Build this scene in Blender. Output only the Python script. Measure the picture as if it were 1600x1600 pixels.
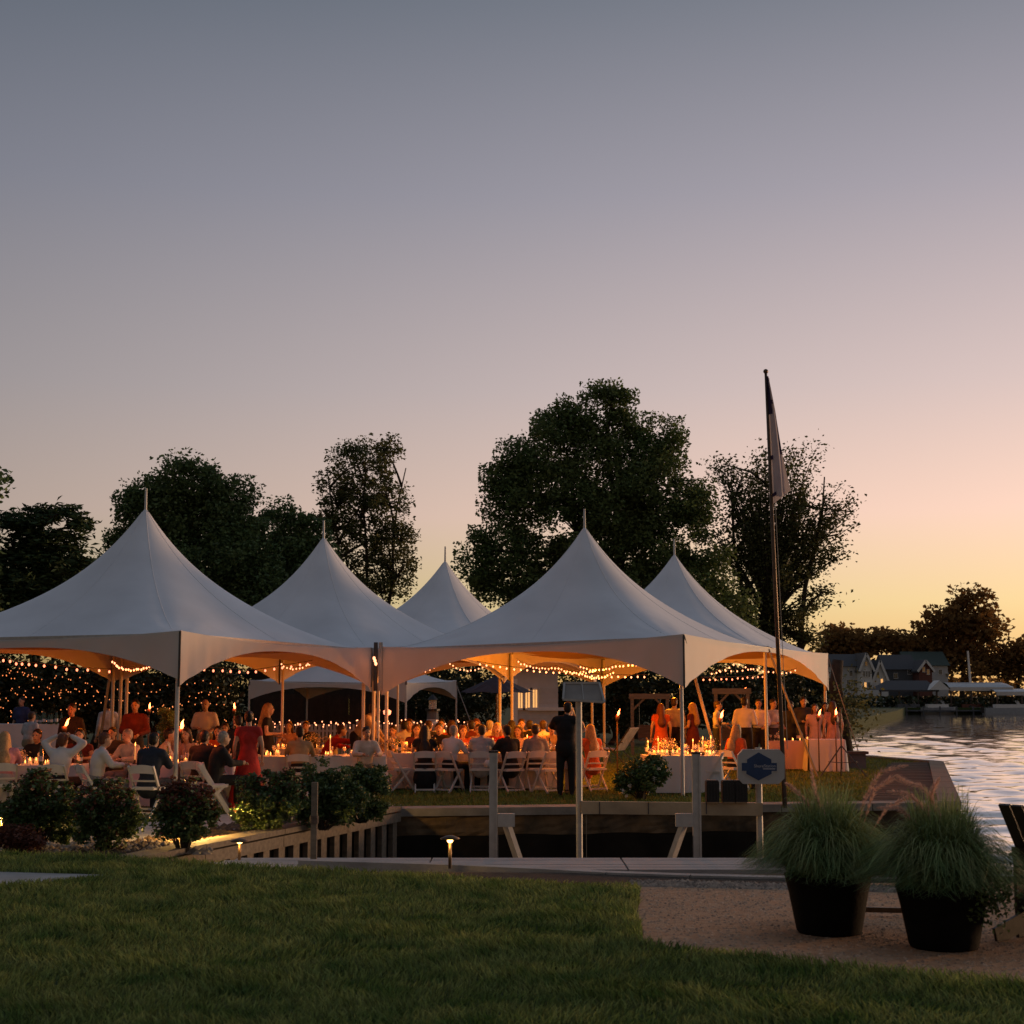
import bpy, bmesh, math, random, re
import numpy as np
from mathutils import Vector, Matrix, Euler
R = math.radians
random.seed(7); rng = np.random.default_rng(7)
for o in list(bpy.data.objects): bpy.data.objects.remove(o)
SC = bpy.context.scene; COL = SC.collection

# ------------------------------------------------------------------ camera
F_PX, HOR = 2333.3, 1085.0
PITCH = math.atan((HOR - 800) / F_PX)
CAM_Z = 1.93
cam = bpy.data.cameras.new('camera'); camo = bpy.data.objects.new('camera', cam); COL.objects.link(camo)
camo.location = (0, 0, CAM_Z); camo.rotation_euler = (R(90) + PITCH, 0, 0)
cam.sensor_fit = 'HORIZONTAL'; cam.sensor_width = 24; cam.lens = 35
cam.clip_start = 0.1; cam.clip_end = 3000
cam.dof.use_dof = True; cam.dof.focus_distance = 29.0; cam.dof.aperture_fstop = 3.2
SC.camera = camo

# ------------------------------------------------------------------ sky and sun
SUN_AZ, SUN_EL = 40.0, 2.0            # degrees right of the view direction (+Y), and above the horizon
world = bpy.data.worlds.new('World'); SC.world = world; world.use_nodes = True
nt = world.node_tree; nt.nodes.clear()
def N(t, **kw):
    n = nt.nodes.new(t)
    for k, v in kw.items(): setattr(n, k, v)
    return n
def L(a, b): nt.links.new(a, b)
def math_node(op, a, b=None, c=None):
    n = N('ShaderNodeMath', operation=op)
    for i, v in enumerate((a, b, c)):
        if v is None: continue
        if isinstance(v, (int, float)): n.inputs[i].default_value = v
        else: L(v, n.inputs[i])
    return n.outputs[0]
tc = N('ShaderNodeTexCoord'); nrm = N('ShaderNodeVectorMath', operation='NORMALIZE'); L(tc.outputs['Generated'], nrm.inputs[0])
sep = N('ShaderNodeSeparateXYZ'); L(nrm.outputs[0], sep.inputs[0])
elev = math_node('ARCSINE', sep.outputs[2])
fac = math_node('MULTIPLY', math_node('ADD', elev, R(6)), 1 / R(66))
ramp = N('ShaderNodeValToRGB'); L(fac, ramp.inputs[0])
stops = [(-6, (.16, .10, .06)), (-.5, (.42, .24, .09)), (.6, (.66, .40, .14)), (3.4, (.70, .545, .285)), (6.75, (.735, .532, .442)),
         (11.6, (.525, .436, .432)), (18.9, (.31, .296, .346)), (25.9, (.166, .183, .226)), (38, (.165, .192, .245)), (60, (.17, .20, .26))]
cr = ramp.color_ramp
while len(cr.elements) > 1: cr.elements.remove(cr.elements[0])
cr.elements[0].position = 0; cr.elements[0].color = (*stops[0][1], 1)
for e_, c_ in stops[1:]:
    el = cr.elements.new((e_ + 6) / 66); el.color = (*c_, 1)
cr.interpolation = 'LINEAR'
sh = (math.sin(R(SUN_AZ)), math.cos(R(SUN_AZ)), 0)
dot = N('ShaderNodeVectorMath', operation='DOT_PRODUCT'); L(nrm.outputs[0], dot.inputs[0]); dot.inputs[1].default_value = sh
hz = math_node('SQRT', math_node('SUBTRACT', 1.0001, math_node('MULTIPLY', sep.outputs[2], sep.outputs[2])))
dd = math_node('SUBTRACT', dot.outputs['Value'], math_node('MULTIPLY', hz, math.cos(R(SUN_AZ))))
fade = math_node('SUBTRACT', 1.0, math_node('MULTIPLY', sep.outputs[2], .75))
comb = N('ShaderNodeCombineXYZ')
for i, c_ in enumerate((2.0, 1.65, 1.45)):
    e_ = math_node('EXPONENT', math_node('MULTIPLY', math_node('MULTIPLY', dd, fade), c_))
    sm = math_node('SMOOTH_MAX', e_, 0.40, 0.06); L(sm, comb.inputs[i])
mul = N('ShaderNodeVectorMath', operation='MULTIPLY'); L(ramp.outputs[0], mul.inputs[0]); L(comb.outputs[0], mul.inputs[1])
sky = N('ShaderNodeTexSky', sky_type='NISHITA'); sky.sun_disc = False
sky.sun_elevation = R(SUN_EL); sky.sun_rotation = R(SUN_AZ); sky.air_density = 1.2; sky.dust_density = 2.0
sks = N('ShaderNodeVectorMath', operation='SCALE'); L(sky.outputs[0], sks.inputs[0]); sks.inputs['Scale'].default_value = 0.01
add = N('ShaderNodeVectorMath', operation='ADD'); L(mul.outputs[0], add.inputs[0]); L(sks.outputs[0], add.inputs[1])
bg = N('ShaderNodeBackground'); L(add.outputs[0], bg.inputs[0]); bg.inputs[1].default_value = 0.97
wo = N('ShaderNodeOutputWorld'); L(bg.outputs[0], wo.inputs[0])
sl = bpy.data.lights.new('sun', 'SUN'); sl.energy = 2.2; sl.angle = R(10); sl.color = (1.0, .56, .28)
so = bpy.data.objects.new('sun', sl); COL.objects.link(so)
sd = Vector((math.sin(R(SUN_AZ + 22)) * math.cos(R(2)), math.cos(R(SUN_AZ + 22)) * math.cos(R(2)), math.sin(R(2))))
so.rotation_euler = (-sd).to_track_quat('-Z', 'Y').to_euler(); so.location = sd * 200
SC.view_settings.view_transform = 'Standard'; SC.view_settings.look = 'None'
SC.view_settings.exposure = 0.0; SC.view_settings.gamma = 1.0
SC.cycles.use_denoising = True
SC.cycles.max_bounces = 6; SC.cycles.diffuse_bounces = 3; SC.cycles.glossy_bounces = 3; SC.cycles.transmission_bounces = 4
SC.cycles.transparent_max_bounces = 6; SC.cycles.sample_clamp_indirect = 3.0
SC.cycles.caustics_reflective = False; SC.cycles.caustics_refractive = False

# ------------------------------------------------------------------ projection helpers: where a thing of the photograph stands
def ray(px, py):
    u, v = (px - 800) / F_PX, (800 - py) / F_PX
    return u, math.cos(PITCH) - v * math.sin(PITCH), math.sin(PITCH) + v * math.cos(PITCH)
def P(px, py, Y):
    a, b, c = ray(px, py); k = Y / b
    return (a * k, Y, CAM_Z + c * k)
def G(px, py, z=0.0):
    a, b, c = ray(px, py); k = (z - CAM_Z) / c
    return (a * k, b * k, z)
def X(px, Y, z=1.0):
    for _ in range(3):
        pass
    # pixel column at depth Y and height z
    d = Y * math.cos(PITCH) + (z - CAM_Z) * math.sin(PITCH)
    return (px - 800) / F_PX * d

# ------------------------------------------------------------------ materials
MATS = {}
def mat(name, col, rough=.7, var=.15, scale=6.0, bump=0.0, bscale=40.0, metal=0.0, col2=None, emit=None, estr=0.0, spec=.4,
        island=0.0, trans=0.0, coord='Object', stretch=None, sheen=0.0, detail=4.0):
    if name in MATS: return MATS[name]
    m = bpy.data.materials.new(name); m.use_nodes = True; t = m.node_tree; ns = t.nodes
    b = ns['Principled BSDF']
    b.inputs['Roughness'].default_value = rough; b.inputs['Metallic'].default_value = metal
    b.inputs['Specular IOR Level'].default_value = spec
    tcn = ns.new('ShaderNodeTexCoord'); src = tcn.outputs[coord]
    if stretch:
        mp = ns.new('ShaderNodeMapping'); t.links.new(src, mp.inputs[0]); mp.inputs['Scale'].default_value = stretch; src = mp.outputs[0]
    nz = ns.new('ShaderNodeTexNoise'); t.links.new(src, nz.inputs['Vector']); nz.inputs['Scale'].default_value = scale; nz.inputs['Detail'].default_value = detail
    mx = ns.new('ShaderNodeMix'); mx.data_type = 'RGBA'
    c2 = col2 if col2 else tuple(min(1, c * (1 + var)) for c in col); c1 = col if col2 else tuple(c * (1 - var) for c in col)
    mx.inputs[6].default_value = (*c1, 1); mx.inputs[7].default_value = (*c2, 1)
    mr = ns.new('ShaderNodeMapRange'); mr.inputs[1].default_value = .32; mr.inputs[2].default_value = .68
    t.links.new(nz.outputs[0], mr.inputs[0]); t.links.new(mr.outputs[0], mx.inputs[0])
    out = mx.outputs[2]
    if island:
        ge = ns.new('ShaderNodeNewGeometry'); hs = ns.new('ShaderNodeHueSaturation')
        r1 = ns.new('ShaderNodeMapRange'); r1.inputs[3].default_value = max(.15, 1 - island); r1.inputs[4].default_value = 1 + island
        t.links.new(ge.outputs['Random Per Island'], r1.inputs[0]); t.links.new(r1.outputs[0], hs.inputs['Value'])
        t.links.new(out, hs.inputs['Color']); out = hs.outputs[0]
    t.links.new(out, b.inputs['Base Color'])
    if bump:
        n2 = ns.new('ShaderNodeTexNoise'); t.links.new(src, n2.inputs['Vector']); n2.inputs['Scale'].default_value = bscale; n2.inputs['Detail'].default_value = 5
        bp = ns.new('ShaderNodeBump'); bp.inputs['Strength'].default_value = bump; bp.inputs['Distance'].default_value = .02
        t.links.new(n2.outputs[0], bp.inputs['Height']); t.links.new(bp.outputs[0], b.inputs['Normal'])
    if emit:
        b.inputs['Emission Color'].default_value = (*emit, 1); b.inputs['Emission Strength'].default_value = estr
        m.cycles.emission_sampling = 'NONE'
    if trans:
        tr = ns.new('ShaderNodeBsdfTranslucent'); t.links.new(out, tr.inputs[0]); ms = ns.new('ShaderNodeMixShader'); ms.inputs[0].default_value = trans
        t.links.new(b.outputs[0], ms.inputs[1]); t.links.new(tr.outputs[0], ms.inputs[2]); t.links.new(ms.outputs[0], ns['Material Output'].inputs[0])
    MATS[name] = m
    return m
def M_(name): return MATS[name]
def glass(name, col=(1, 1, 1), rough=.05, alpha=.35):
    m = mat(name, col, rough=rough, var=.02, spec=.6); b = m.node_tree.nodes['Principled BSDF']
    b.inputs['Alpha'].default_value = alpha; return m

mat('tent_white', (.76, .76, .78), .55, .09, .7, .22, 2.2)
mat('tent_valance', (.66, .63, .60), .6, .03, 1.2, .1, 4.0, trans=.035)
mat('tent_inside_glow', (.46, .27, .12), .6, .05, 1.5, .1, 4.0)  # white fabric with the orange lamp glow put into its colour
mat('alu', (.48, .455, .42), .55, .10, 12, metal=.25)
mat('pole_white', (.62, .60, .56), .45, .05, 10)
mat('steel_dark', (.08, .08, .085), .45, .1, 10, metal=.6)
mat('strap', (.35, .33, .30), .8, .08, 20)
mat('wire', (.03, .03, .028), .7, .1)
mat('bulb_warm', (.9, .7, .5), .4, .02, emit=(1.0, .33, .15), estr=3.6)
mat('bulb_red', (.9, .6, .45), .4, .02, emit=(1.0, .24, .12), estr=3.0)
mat('bulb_small', (.9, .6, .4), .4, .02, emit=(1.0, .27, .07), estr=1.3)
mat('picket_paint', (.30, .30, .32), .7, .1, 6)
mat('flame', (1, .7, .4), .5, .02, emit=(1.0, .33, .06), estr=6.0)
mat('flame_torch', (1, .6, .4), .5, .02, emit=(1.0, .24, .07), estr=7.0)
mat('lamp_glow', (1, .8, .5), .5, .02, emit=(1.0, .60, .18), estr=6.0)
mat('window_lit', (.9, .6, .3), .5, .05, emit=(1.0, .50, .16), estr=.9)
mat('window_yellow', (.9, .7, .3), .5, .3, 3.0, emit=(1.0, .62, .12), estr=.55)
mat('grass_ground', (.035, .056, .015), .95, col2=(.07, .09, .025), scale=2.2, bump=.6, bscale=60)
mat('grass_blade', (.085, .165, .035), .7, col2=(.31, .345, .105), scale=3.2, detail=7, island=.62, trans=.38, spec=.25)
mat('grass_far', (.11, .175, .035), .8, col2=(.18, .20, .055), scale=1.5, island=.4, trans=.2, spec=.2)
mat('gravel', (.54, .285, .15), .95, col2=(.64, .39, .23), scale=14, bump=.9, bscale=110)
mat('gravel_stone', (.48, .31, .20), .9, .3, 20, island=.45)
mat('pebble', (.27, .205, .15), .8, .3, 8, island=.5)
mat('concrete', (.40, .375, .345), .85, .16, 3, .35, 40)
mat('concrete_cap', (.27, .245, .215), .9, .25, 3, .4, 30)
mat('dark_concrete', (.016, .013, .010), .8, .4, 2, .4, 9, spec=.1)  # near-black concrete of the lower wall face
mat('concrete_old', (.20, .13, .07), .9, col2=(.035, .028, .018), scale=2.6, bump=.8, bscale=9, detail=7)
mat('wood_grey', (.19, .155, .115), .8, .22, 3, .35, 20, stretch=(1, 6, 6), island=.15)
mat('wood_deck', (.43, .395, .365), .75, .14, 3, .25, 18, stretch=(1, 8, 8))
mat('wood_brown', (.12, .082, .062), .75, .25, 3, .4, 18, stretch=(1, 8, 8))
mat('deck_brown', (.075, .055, .043), .85, .25, 3, .4, 18, stretch=(1, 8, 8), spec=.15)
mat('wood_tan', (.50, .37, .23), .75, .2, 3, .3, 18)
mat('soil', (.05, .036, .024), .95, .3, 10, .8, 60)
mat('mulch', (.09, .055, .035), .95, .35, 12, island=.4)
mat('bark', (.050, .038, .028), .95, .3, 5, .8, 24)
mat('leaf_dark', (.10, .165, .06), .6, col2=(.145, .20, .075), scale=.55, island=.5, trans=.32, spec=.3)
mat('leaf_mid', (.115, .18, .058), .6, col2=(.17, .215, .075), scale=.5, island=.5, trans=.35, spec=.3)
mat('leaf_airy', (.10, .12, .045), .6, col2=(.15, .15, .058), scale=.6, island=.5, trans=.35, spec=.25)
mat('leaf_pine', (.048, .082, .034), .65, .25, .8, island=.35, trans=.1, spec=.2)
mat('leaf_shrub', (.062, .115, .038), .45, col2=(.11, .165, .058), scale=2.5, island=.45, trans=.15, spec=.35)
mat('leaf_red', (.12, .045, .028), .5, col2=(.17, .06, .035), scale=3, island=.45, trans=.15, spec=.35)
mat('leaf_hedge', (.036, .05, .02), .55, .35, .8, island=.45, trans=.15)
mat('leaf_far_glow', (.27, .155, .055), .7, col2=(.33, .175, .06), scale=.2, island=.35, trans=.5, spec=.1)  # warm brown carries the sunset haze glow in the leaf colour
mat('rose', (.70, .66, .58), .6, .1, 20)
mat('pot', (.006, .0055, .0055), .85, .25, 8, .25, 30, spec=.12)
mat('fgrass', (.21, .32, .115), .6, col2=(.37, .39, .17), scale=5, island=.4, trans=.3, spec=.3)
mat('fgrass_deep', (.10, .175, .06), .6, col2=(.18, .24, .09), scale=5, island=.4, trans=.25, spec=.3)
mat('plume', (.80, .54, .43), .8, .2, 20, island=.3, trans=.35)
mat('chair_white', (.66, .63, .60), .45, .04, 8, .05, 20)
mat('cloth_white', (.64, .62, .62), .8, .05, 2.5, .2, 12)
mat('cloth_peach', (.62, .45, .36), .8, .05, 2.5, .2, 12)
mat('navy_fabric', (.022, .028, .05), .8, .1, 6)
mat('adirondack', (.012, .010, .010), .5, .3, 5, .2, 30, stretch=(8, 8, 1))
mat('siding_grey', (.58, .57, .56), .8, .06, 4)
mat('siding_white', (.82, .80, .76), .8, .06, 4)
mat('siding_brown', (.045, .030, .022), .85, .2, 4)
mat('siding_dark', (.13, .135, .145), .85, .1, 4)
mat('roof_dark', (.085, .082, .085), .85, .2, 8)
mat('roof_green', (.07, .095, .08), .8, .15, 8)
mat('trim', (.80, .77, .72), .6, .05, 4)
mat('pane_dark', (.03, .03, .033), .12, .1, 4, spec=.8)
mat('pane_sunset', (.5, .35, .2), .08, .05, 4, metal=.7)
mat('brick_red', (.18, .07, .05), .85, .2, 6)
mat('sign_plastic', (.52, .50, .47), .5, .04, 6)
mat('sign_blue', (.02, .055, .14), .45, .2, 6)
mat('sign_text', (.55, .55, .58), .5, .03)
mat('solar', (.30, .275, .25), .6, .2, 3, spec=.3)
mat('black_plastic', (.016, .016, .017), .45, .15, 8)
mat('flag_cloth', (.52, .47, .49), .8, .08, 4, .15, 9, trans=.35)
mat('flag_purple', (.045, .03, .085), .8, .15, 4, trans=.2)
mat('bronze', (.12, .075, .045), .45, .2, 8, metal=.6)
mat('copper_lamp', (.30, .20, .12), .4, .2, 8, metal=.5)
glass('glass_clear', (.95, .9, .85), .05, .28)
glass('glass_green', (.05, .09, .05), .08, .85)
glass('glass_amber', (.30, .13, .04), .08, .75)
mat('wax', (.75, .6, .42), .6, .05, emit=(1.0, .38, .08), estr=.55)
mat('petal', (.65, .52, .38), .7, .25, 20, island=.4, trans=.2)
mat('silver_boat', (.50, .50, .50), .35, .1, 4, metal=.3)
mat('eye', (.02, .015, .012), .3, .1)
SKINS = [mat('skin_a', (.42, .25, .17), .55, .08, 8), mat('skin_b', (.50, .31, .22), .55, .08, 8), mat('skin_c', (.28, .155, .10), .55, .08, 8)]
def clothm(name, c): return mat('cloth_' + name, c, .85, .24, 7, .9, 9)
for n_, c_ in dict(black=(.010, .010, .012), navy=(.016, .024, .042), white=(.62, .60, .58), offwhite=(.55, .50, .44), grey=(.25, .245, .25), lgrey=(.40, .40, .42),
                   red=(.42, .025, .02), orange=(.55, .10, .025), maroon=(.12, .02, .018), tan=(.40, .28, .15), khaki=(.24, .19, .12), pink=(.55, .25, .30),
                   blue=(.03, .04, .12), peach=(.55, .34, .24), rose=(.40, .22, .18), charcoal=(.04, .04, .045)).items(): clothm(n_, c_)
for n_, c_ in dict(dark=(.012, .009, .008), brown=(.05, .028, .016), auburn=(.12, .04, .02), blond=(.38, .24, .11), grey=(.28, .26, .24)).items():
    mat('hair_' + n_, c_, .55, .25, 30, .3, 60)

# ------------------------------------------------------------------ mesh builder and object helpers
class MB:
    def __init__(s): s.v = []; s.f = []
    def add(s, vs, fs):
        o = len(s.v); s.v.extend([tuple(p) for p in vs]); s.f.extend([tuple(i + o for i in f) for f in fs]); return s
    def box(s, c, d, rz=0.0, rx=0.0, ry=0.0):
        m = Euler((rx, ry, rz)).to_matrix(); c = Vector(c); h = [x / 2 for x in d]
        vs = [c + m @ Vector((sx * h[0], sy * h[1], sz * h[2])) for sx in (-1, 1) for sy in (-1, 1) for sz in (-1, 1)]
        return s.add(vs, [(0, 1, 3, 2), (4, 6, 7, 5), (0, 4, 5, 1), (2, 3, 7, 6), (0, 2, 6, 4), (1, 5, 7, 3)])
    def beam(s, a, b, w, h, up=(0, 0, 1)):
        a, b = Vector(a), Vector(b); d = (b - a).normalized(); u = Vector(up)
        if abs(d.dot(u)) > .98: u = Vector((0, 1, 0))
        sx = d.cross(u).normalized() * (w / 2); sy = sx.cross(d).normalized() * (h / 2)
        vs = [p + i * sx + j * sy for p in (a, b) for i, j in ((-1, -1), (1, -1), (1, 1), (-1, 1))]
        return s.add(vs, [(0, 3, 2, 1), (4, 5, 6, 7), (0, 1, 5, 4), (1, 2, 6, 5), (2, 3, 7, 6), (3, 0, 4, 7)])
    def path(s, pts, rad, n=8, cap=True):
        pts = [Vector(p) for p in pts]
        if not isinstance(rad, (list, tuple)): rad = [rad] * len(pts)
        vs = []; k = len(pts); u = None
        for i, p in enumerate(pts):
            d = (pts[min(i + 1, k - 1)] - pts[max(i - 1, 0)])
            d = d.normalized() if d.length > 1e-9 else Vector((0, 0, 1))
            if u is None: u = Vector((1, 0, 0)) if abs(d.x) < .9 else Vector((0, 1, 0))
            sx = d.cross(u)
            if sx.length < 1e-5: sx = d.cross(Vector((0, 1, .3)))
            sx.normalize(); sy = d.cross(sx).normalized()
            for j in range(n):
                a = 2 * math.pi * j / n; vs.append(p + (sx * math.cos(a) + sy * math.sin(a)) * rad[i])
        fs = [(i * n + j, i * n + (j + 1) % n, (i + 1) * n + (j + 1) % n, (i + 1) * n + j) for i in range(k - 1) for j in range(n)]
        if cap: fs += [tuple(range(n - 1, -1, -1)), tuple((k - 1) * n + j for j in range(n))]
        return s.add(vs, fs)
    def tube(s, a, b, r0, r1=None, n=8): return s.path([a, b], [r0, r0 if r1 is None else r1], n)
    def lathe(s, prof, n=16, c=(0, 0, 0), capb=True, capt=True):
        vs = [(c[0] + r * math.cos(2 * math.pi * j / n), c[1] + r * math.sin(2 * math.pi * j / n), c[2] + z) for r, z in prof for j in range(n)]
        k = len(prof); fs = [(i * n + j, i * n + (j + 1) % n, (i + 1) * n + (j + 1) % n, (i + 1) * n + j) for i in range(k - 1) for j in range(n)]
        if capb: fs.append(tuple(range(n - 1, -1, -1)))
        if capt: fs.append(tuple((k - 1) * n + j for j in range(n)))
        return s.add(vs, fs)
    def ell(s, c, r, n=12, m=8, mtx=None):
        c = Vector(c); vs = []; fs = []
        for i in range(m + 1):
            th = math.pi * i / m
            for j in range(n):
                a = 2 * math.pi * j / n; p = Vector((r[0] * math.sin(th) * math.cos(a), r[1] * math.sin(th) * math.sin(a), r[2] * math.cos(th)))
                if mtx: p = mtx @ p
                vs.append(c + p)
        for i in range(m):
            for j in range(n): fs.append((i * n + j, (i + 1) * n + j, (i + 1) * n + (j + 1) % n, i * n + (j + 1) % n))
        return s.add(vs, fs)
    def cap(s, a, b, r0, r1, n=10):
        a, b = Vector(a), Vector(b); d = (b - a); l = d.length; d = d.normalized() if l > 1e-6 else Vector((0, 0, 1))
        pts = []; rad = []
        for t in (.999, .87, .5, 0): pts.append(a - d * r0 * t); rad.append(r0 * math.sqrt(max(1e-4, 1 - t * t)))
        for t in (0, .5, .87, .999): pts.append(b + d * r1 * t); rad.append(r1 * math.sqrt(max(1e-4, 1 - t * t)))
        return s.path(pts, rad, n)
    def prism(s, poly, z0, z1):
        n = len(poly); vs = [(x, y, z1) for x, y in poly] + [(x, y, z0) for x, y in poly]
        fs = [tuple(range(n)), tuple(range(2 * n - 1, n - 1, -1))] + [(i, n + i, n + (i + 1) % n, (i + 1) % n) for i in range(n)]
        return s.add(vs, fs)
    def sheet(s, poly, z): 
        return s.add([(x, y, z) for x, y in poly], [tuple(range(len(poly)))])
    def grid(s, fn, nu, nv):
        vs = [fn(i / nu, j / nv) for j in range(nv + 1) for i in range(nu + 1)]
        fs = [(j * (nu + 1) + i, j * (nu + 1) + i + 1, (j + 1) * (nu + 1) + i + 1, (j + 1) * (nu + 1) + i) for j in range(nv) for i in range(nu)]
        return s.add(vs, fs)
    def mesh(s, name, m=None, smooth=False, org=(0, 0, 0)):
        me = bpy.data.meshes.new(name)
        vs = s.v if org == (0, 0, 0) else [(a - org[0], b - org[1], c - org[2]) for a, b, c in s.v]
        me.from_pydata(vs, [], s.f); 
        if smooth: me.polygons.foreach_set('use_smooth', [True] * len(me.polygons))
        if m: me.materials.append(M_(m) if isinstance(m, str) else m)
        me.update(); return me
    def build(s, name, m, parent=None, smooth=False, world=False, kind=None, label=None):
        """world=True: the coordinates are world ones and are shifted to the parent's frame"""
        org = tuple(parent.location) if (parent and world) else (0, 0, 0)
        return put(name, s.mesh(name, m, smooth, org), parent, kind, label)
def put(name, me, parent=None, kind=None, label=None):
    o = bpy.data.objects.new(name, me); COL.objects.link(o)
    if parent: o.parent = parent
    if kind: o['kind'] = kind
    if label: o['label'] = label
    return o
def tag(o, label, cat=None, group=None, kind=None):
    o['label'] = label
    if cat: o['category'] = cat
    if group: o['group'] = group
    if kind: o['kind'] = kind
    return o
def thing(name, label, cat, loc=(0, 0, 0), rz=0.0, group=None, scale=1.0):
    o = bpy.data.objects.new(name, None); COL.objects.link(o); o.location = loc; o.rotation_euler = (0, 0, rz); o.scale = (scale,) * 3
    o.empty_display_size = .1
    return tag(o, label, cat, group)
def copy_tree(o, loc, rz=0.0, label=None, group=None, parent=None):
    c = o.copy(); COL.objects.link(c)
    if parent is None: c.location = loc; c.rotation_euler = (0, 0, rz)
    else: c.parent = parent
    if label: c['label'] = label
    if group: c['group'] = group
    for ch in o.children: copy_tree(ch, None, parent=c)
    return c
def lamp(name, loc, power, col=(1, .42, .12), radius=.06, parent=None):
    l = bpy.data.lights.new(name, 'POINT'); l.energy = power; l.color = col; l.shadow_soft_size = radius
    o = bpy.data.objects.new(name, l); COL.objects.link(o)
    if parent: o.parent = parent; o.location = Vector(loc) - parent.location
    else: o.location = loc
    return o
def np_mesh(name, V, tris_per, idx, m, smooth=False):
    """V (n,3) array, idx list of faces as an (k,3|4) array"""
    me = bpy.data.meshes.new(name); k = idx.shape[1]
    me.vertices.add(len(V)); me.vertices.foreach_set('co', V.astype(np.float32).ravel())
    me.loops.add(idx.size); me.loops.foreach_set('vertex_index', idx.astype(np.int32).ravel())
    me.polygons.add(len(idx)); me.polygons.foreach_set('loop_start', np.arange(0, idx.size, k, dtype=np.int32))
    me.update(calc_edges=True)
    me.materials.append(M_(m)); me.validate(); return me

# ------------------------------------------------------------------ foliage
def leaf_mesh(name, C, size, m, updown=.6, elong=1.7):
    n = len(C)
    d = rng.normal(size=(n, 3)); d[:, 2] *= updown; d /= np.linalg.norm(d, axis=1)[:, None]
    e = rng.normal(size=(n, 3)); w = np.cross(d, e); w /= np.linalg.norm(w, axis=1)[:, None]
    L_ = size * rng.uniform(.6, 1.35, n)[:, None]
    V = np.empty((n, 4, 3)); V[:, 0] = C - d * L_ * .5; V[:, 1] = C + w * L_ * .5 / elong; V[:, 2] = C + d * L_ * .5; V[:, 3] = C - w * L_ * .5 / elong
    V[:, 1] += np.cross(d, w) * L_ * .12; V[:, 3] += np.cross(d, w) * L_ * .12
    idx = np.arange(n * 4).reshape(n, 4)
    return np_mesh(name, V.reshape(-1, 3), 2, idx, m)
def in_ell(n, power=.42):
    d = rng.normal(size=(n, 3)); d /= np.linalg.norm(d, axis=1)[:, None]
    return d * (rng.random(n) ** power)[:, None]
def crown_points(lobes, nclump, nleaf, cr):
    w = np.array([l[3] * l[5] for l in lobes]) ** .9; w = w / w.sum()
    cl = []
    for l, q in zip(lobes, w):
        k = max(3, int(nclump * q)); e = in_ell(k); cl.append(np.array(l[:3]) + e * np.array(l[3:]))
    cl = np.vstack(cl); k = len(cl); per = max(1, int(nleaf / k))
    rr = cr * rng.uniform(.55, 1.25, k)
    C = np.repeat(cl, per, axis=0) + np.clip(rng.normal(size=(k * per, 3)), -1.45, 1.45) * np.repeat(rr, per)[:, None] * np.array([.62, .62, .48])
    return cl, C
def fan_points(Ls, fork, n_limb, per, spread):
    """limbs fanning from the fork to the crown's rim, leaves in sprays along their outer parts"""
    w = np.array([l[3] * l[5] for l in Ls]); w = w / w.sum(); ends = []
    for l, q in zip(Ls, w):
        k = max(3, int(n_limb * q)); d = rng.normal(size=(k, 3)); d[:, 2] = d[:, 2] * .9 + .1; d /= np.linalg.norm(d, axis=1)[:, None]
        ends.append(np.array(l[:3]) + d * np.array(l[3:]) * rng.uniform(.5, 1.02, (k, 1)))
    ends = np.vstack(ends); f = np.array(fork); C = []; paths = []
    for e in ends:
        L_ = np.linalg.norm(e - f); m = f + (e - f) * .5 + np.array([0, 0, .10 * L_]) - (e - f) * np.array([.16, .16, 0]); us = np.linspace(0, 1, 9)
        pts = [(1 - u) ** 2 * f + 2 * u * (1 - u) * m + u * u * e for u in us]; paths.append(pts)
        u = rng.uniform(.5, 1.0, per) ** .8; base = ((1 - u) ** 2)[:, None] * f + (2 * u * (1 - u))[:, None] * m + (u * u)[:, None] * e
        nt = 7; tw = rng.normal(size=(nt, 3)) * spread; tw[:, 2] = np.abs(tw[:, 2]) * .7; k = rng.integers(0, nt, per); C.append(base + tw[k] * rng.random((per, 1)) + rng.normal(size=(per, 3)) * .10)
    return ends, np.vstack(C), paths
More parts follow.
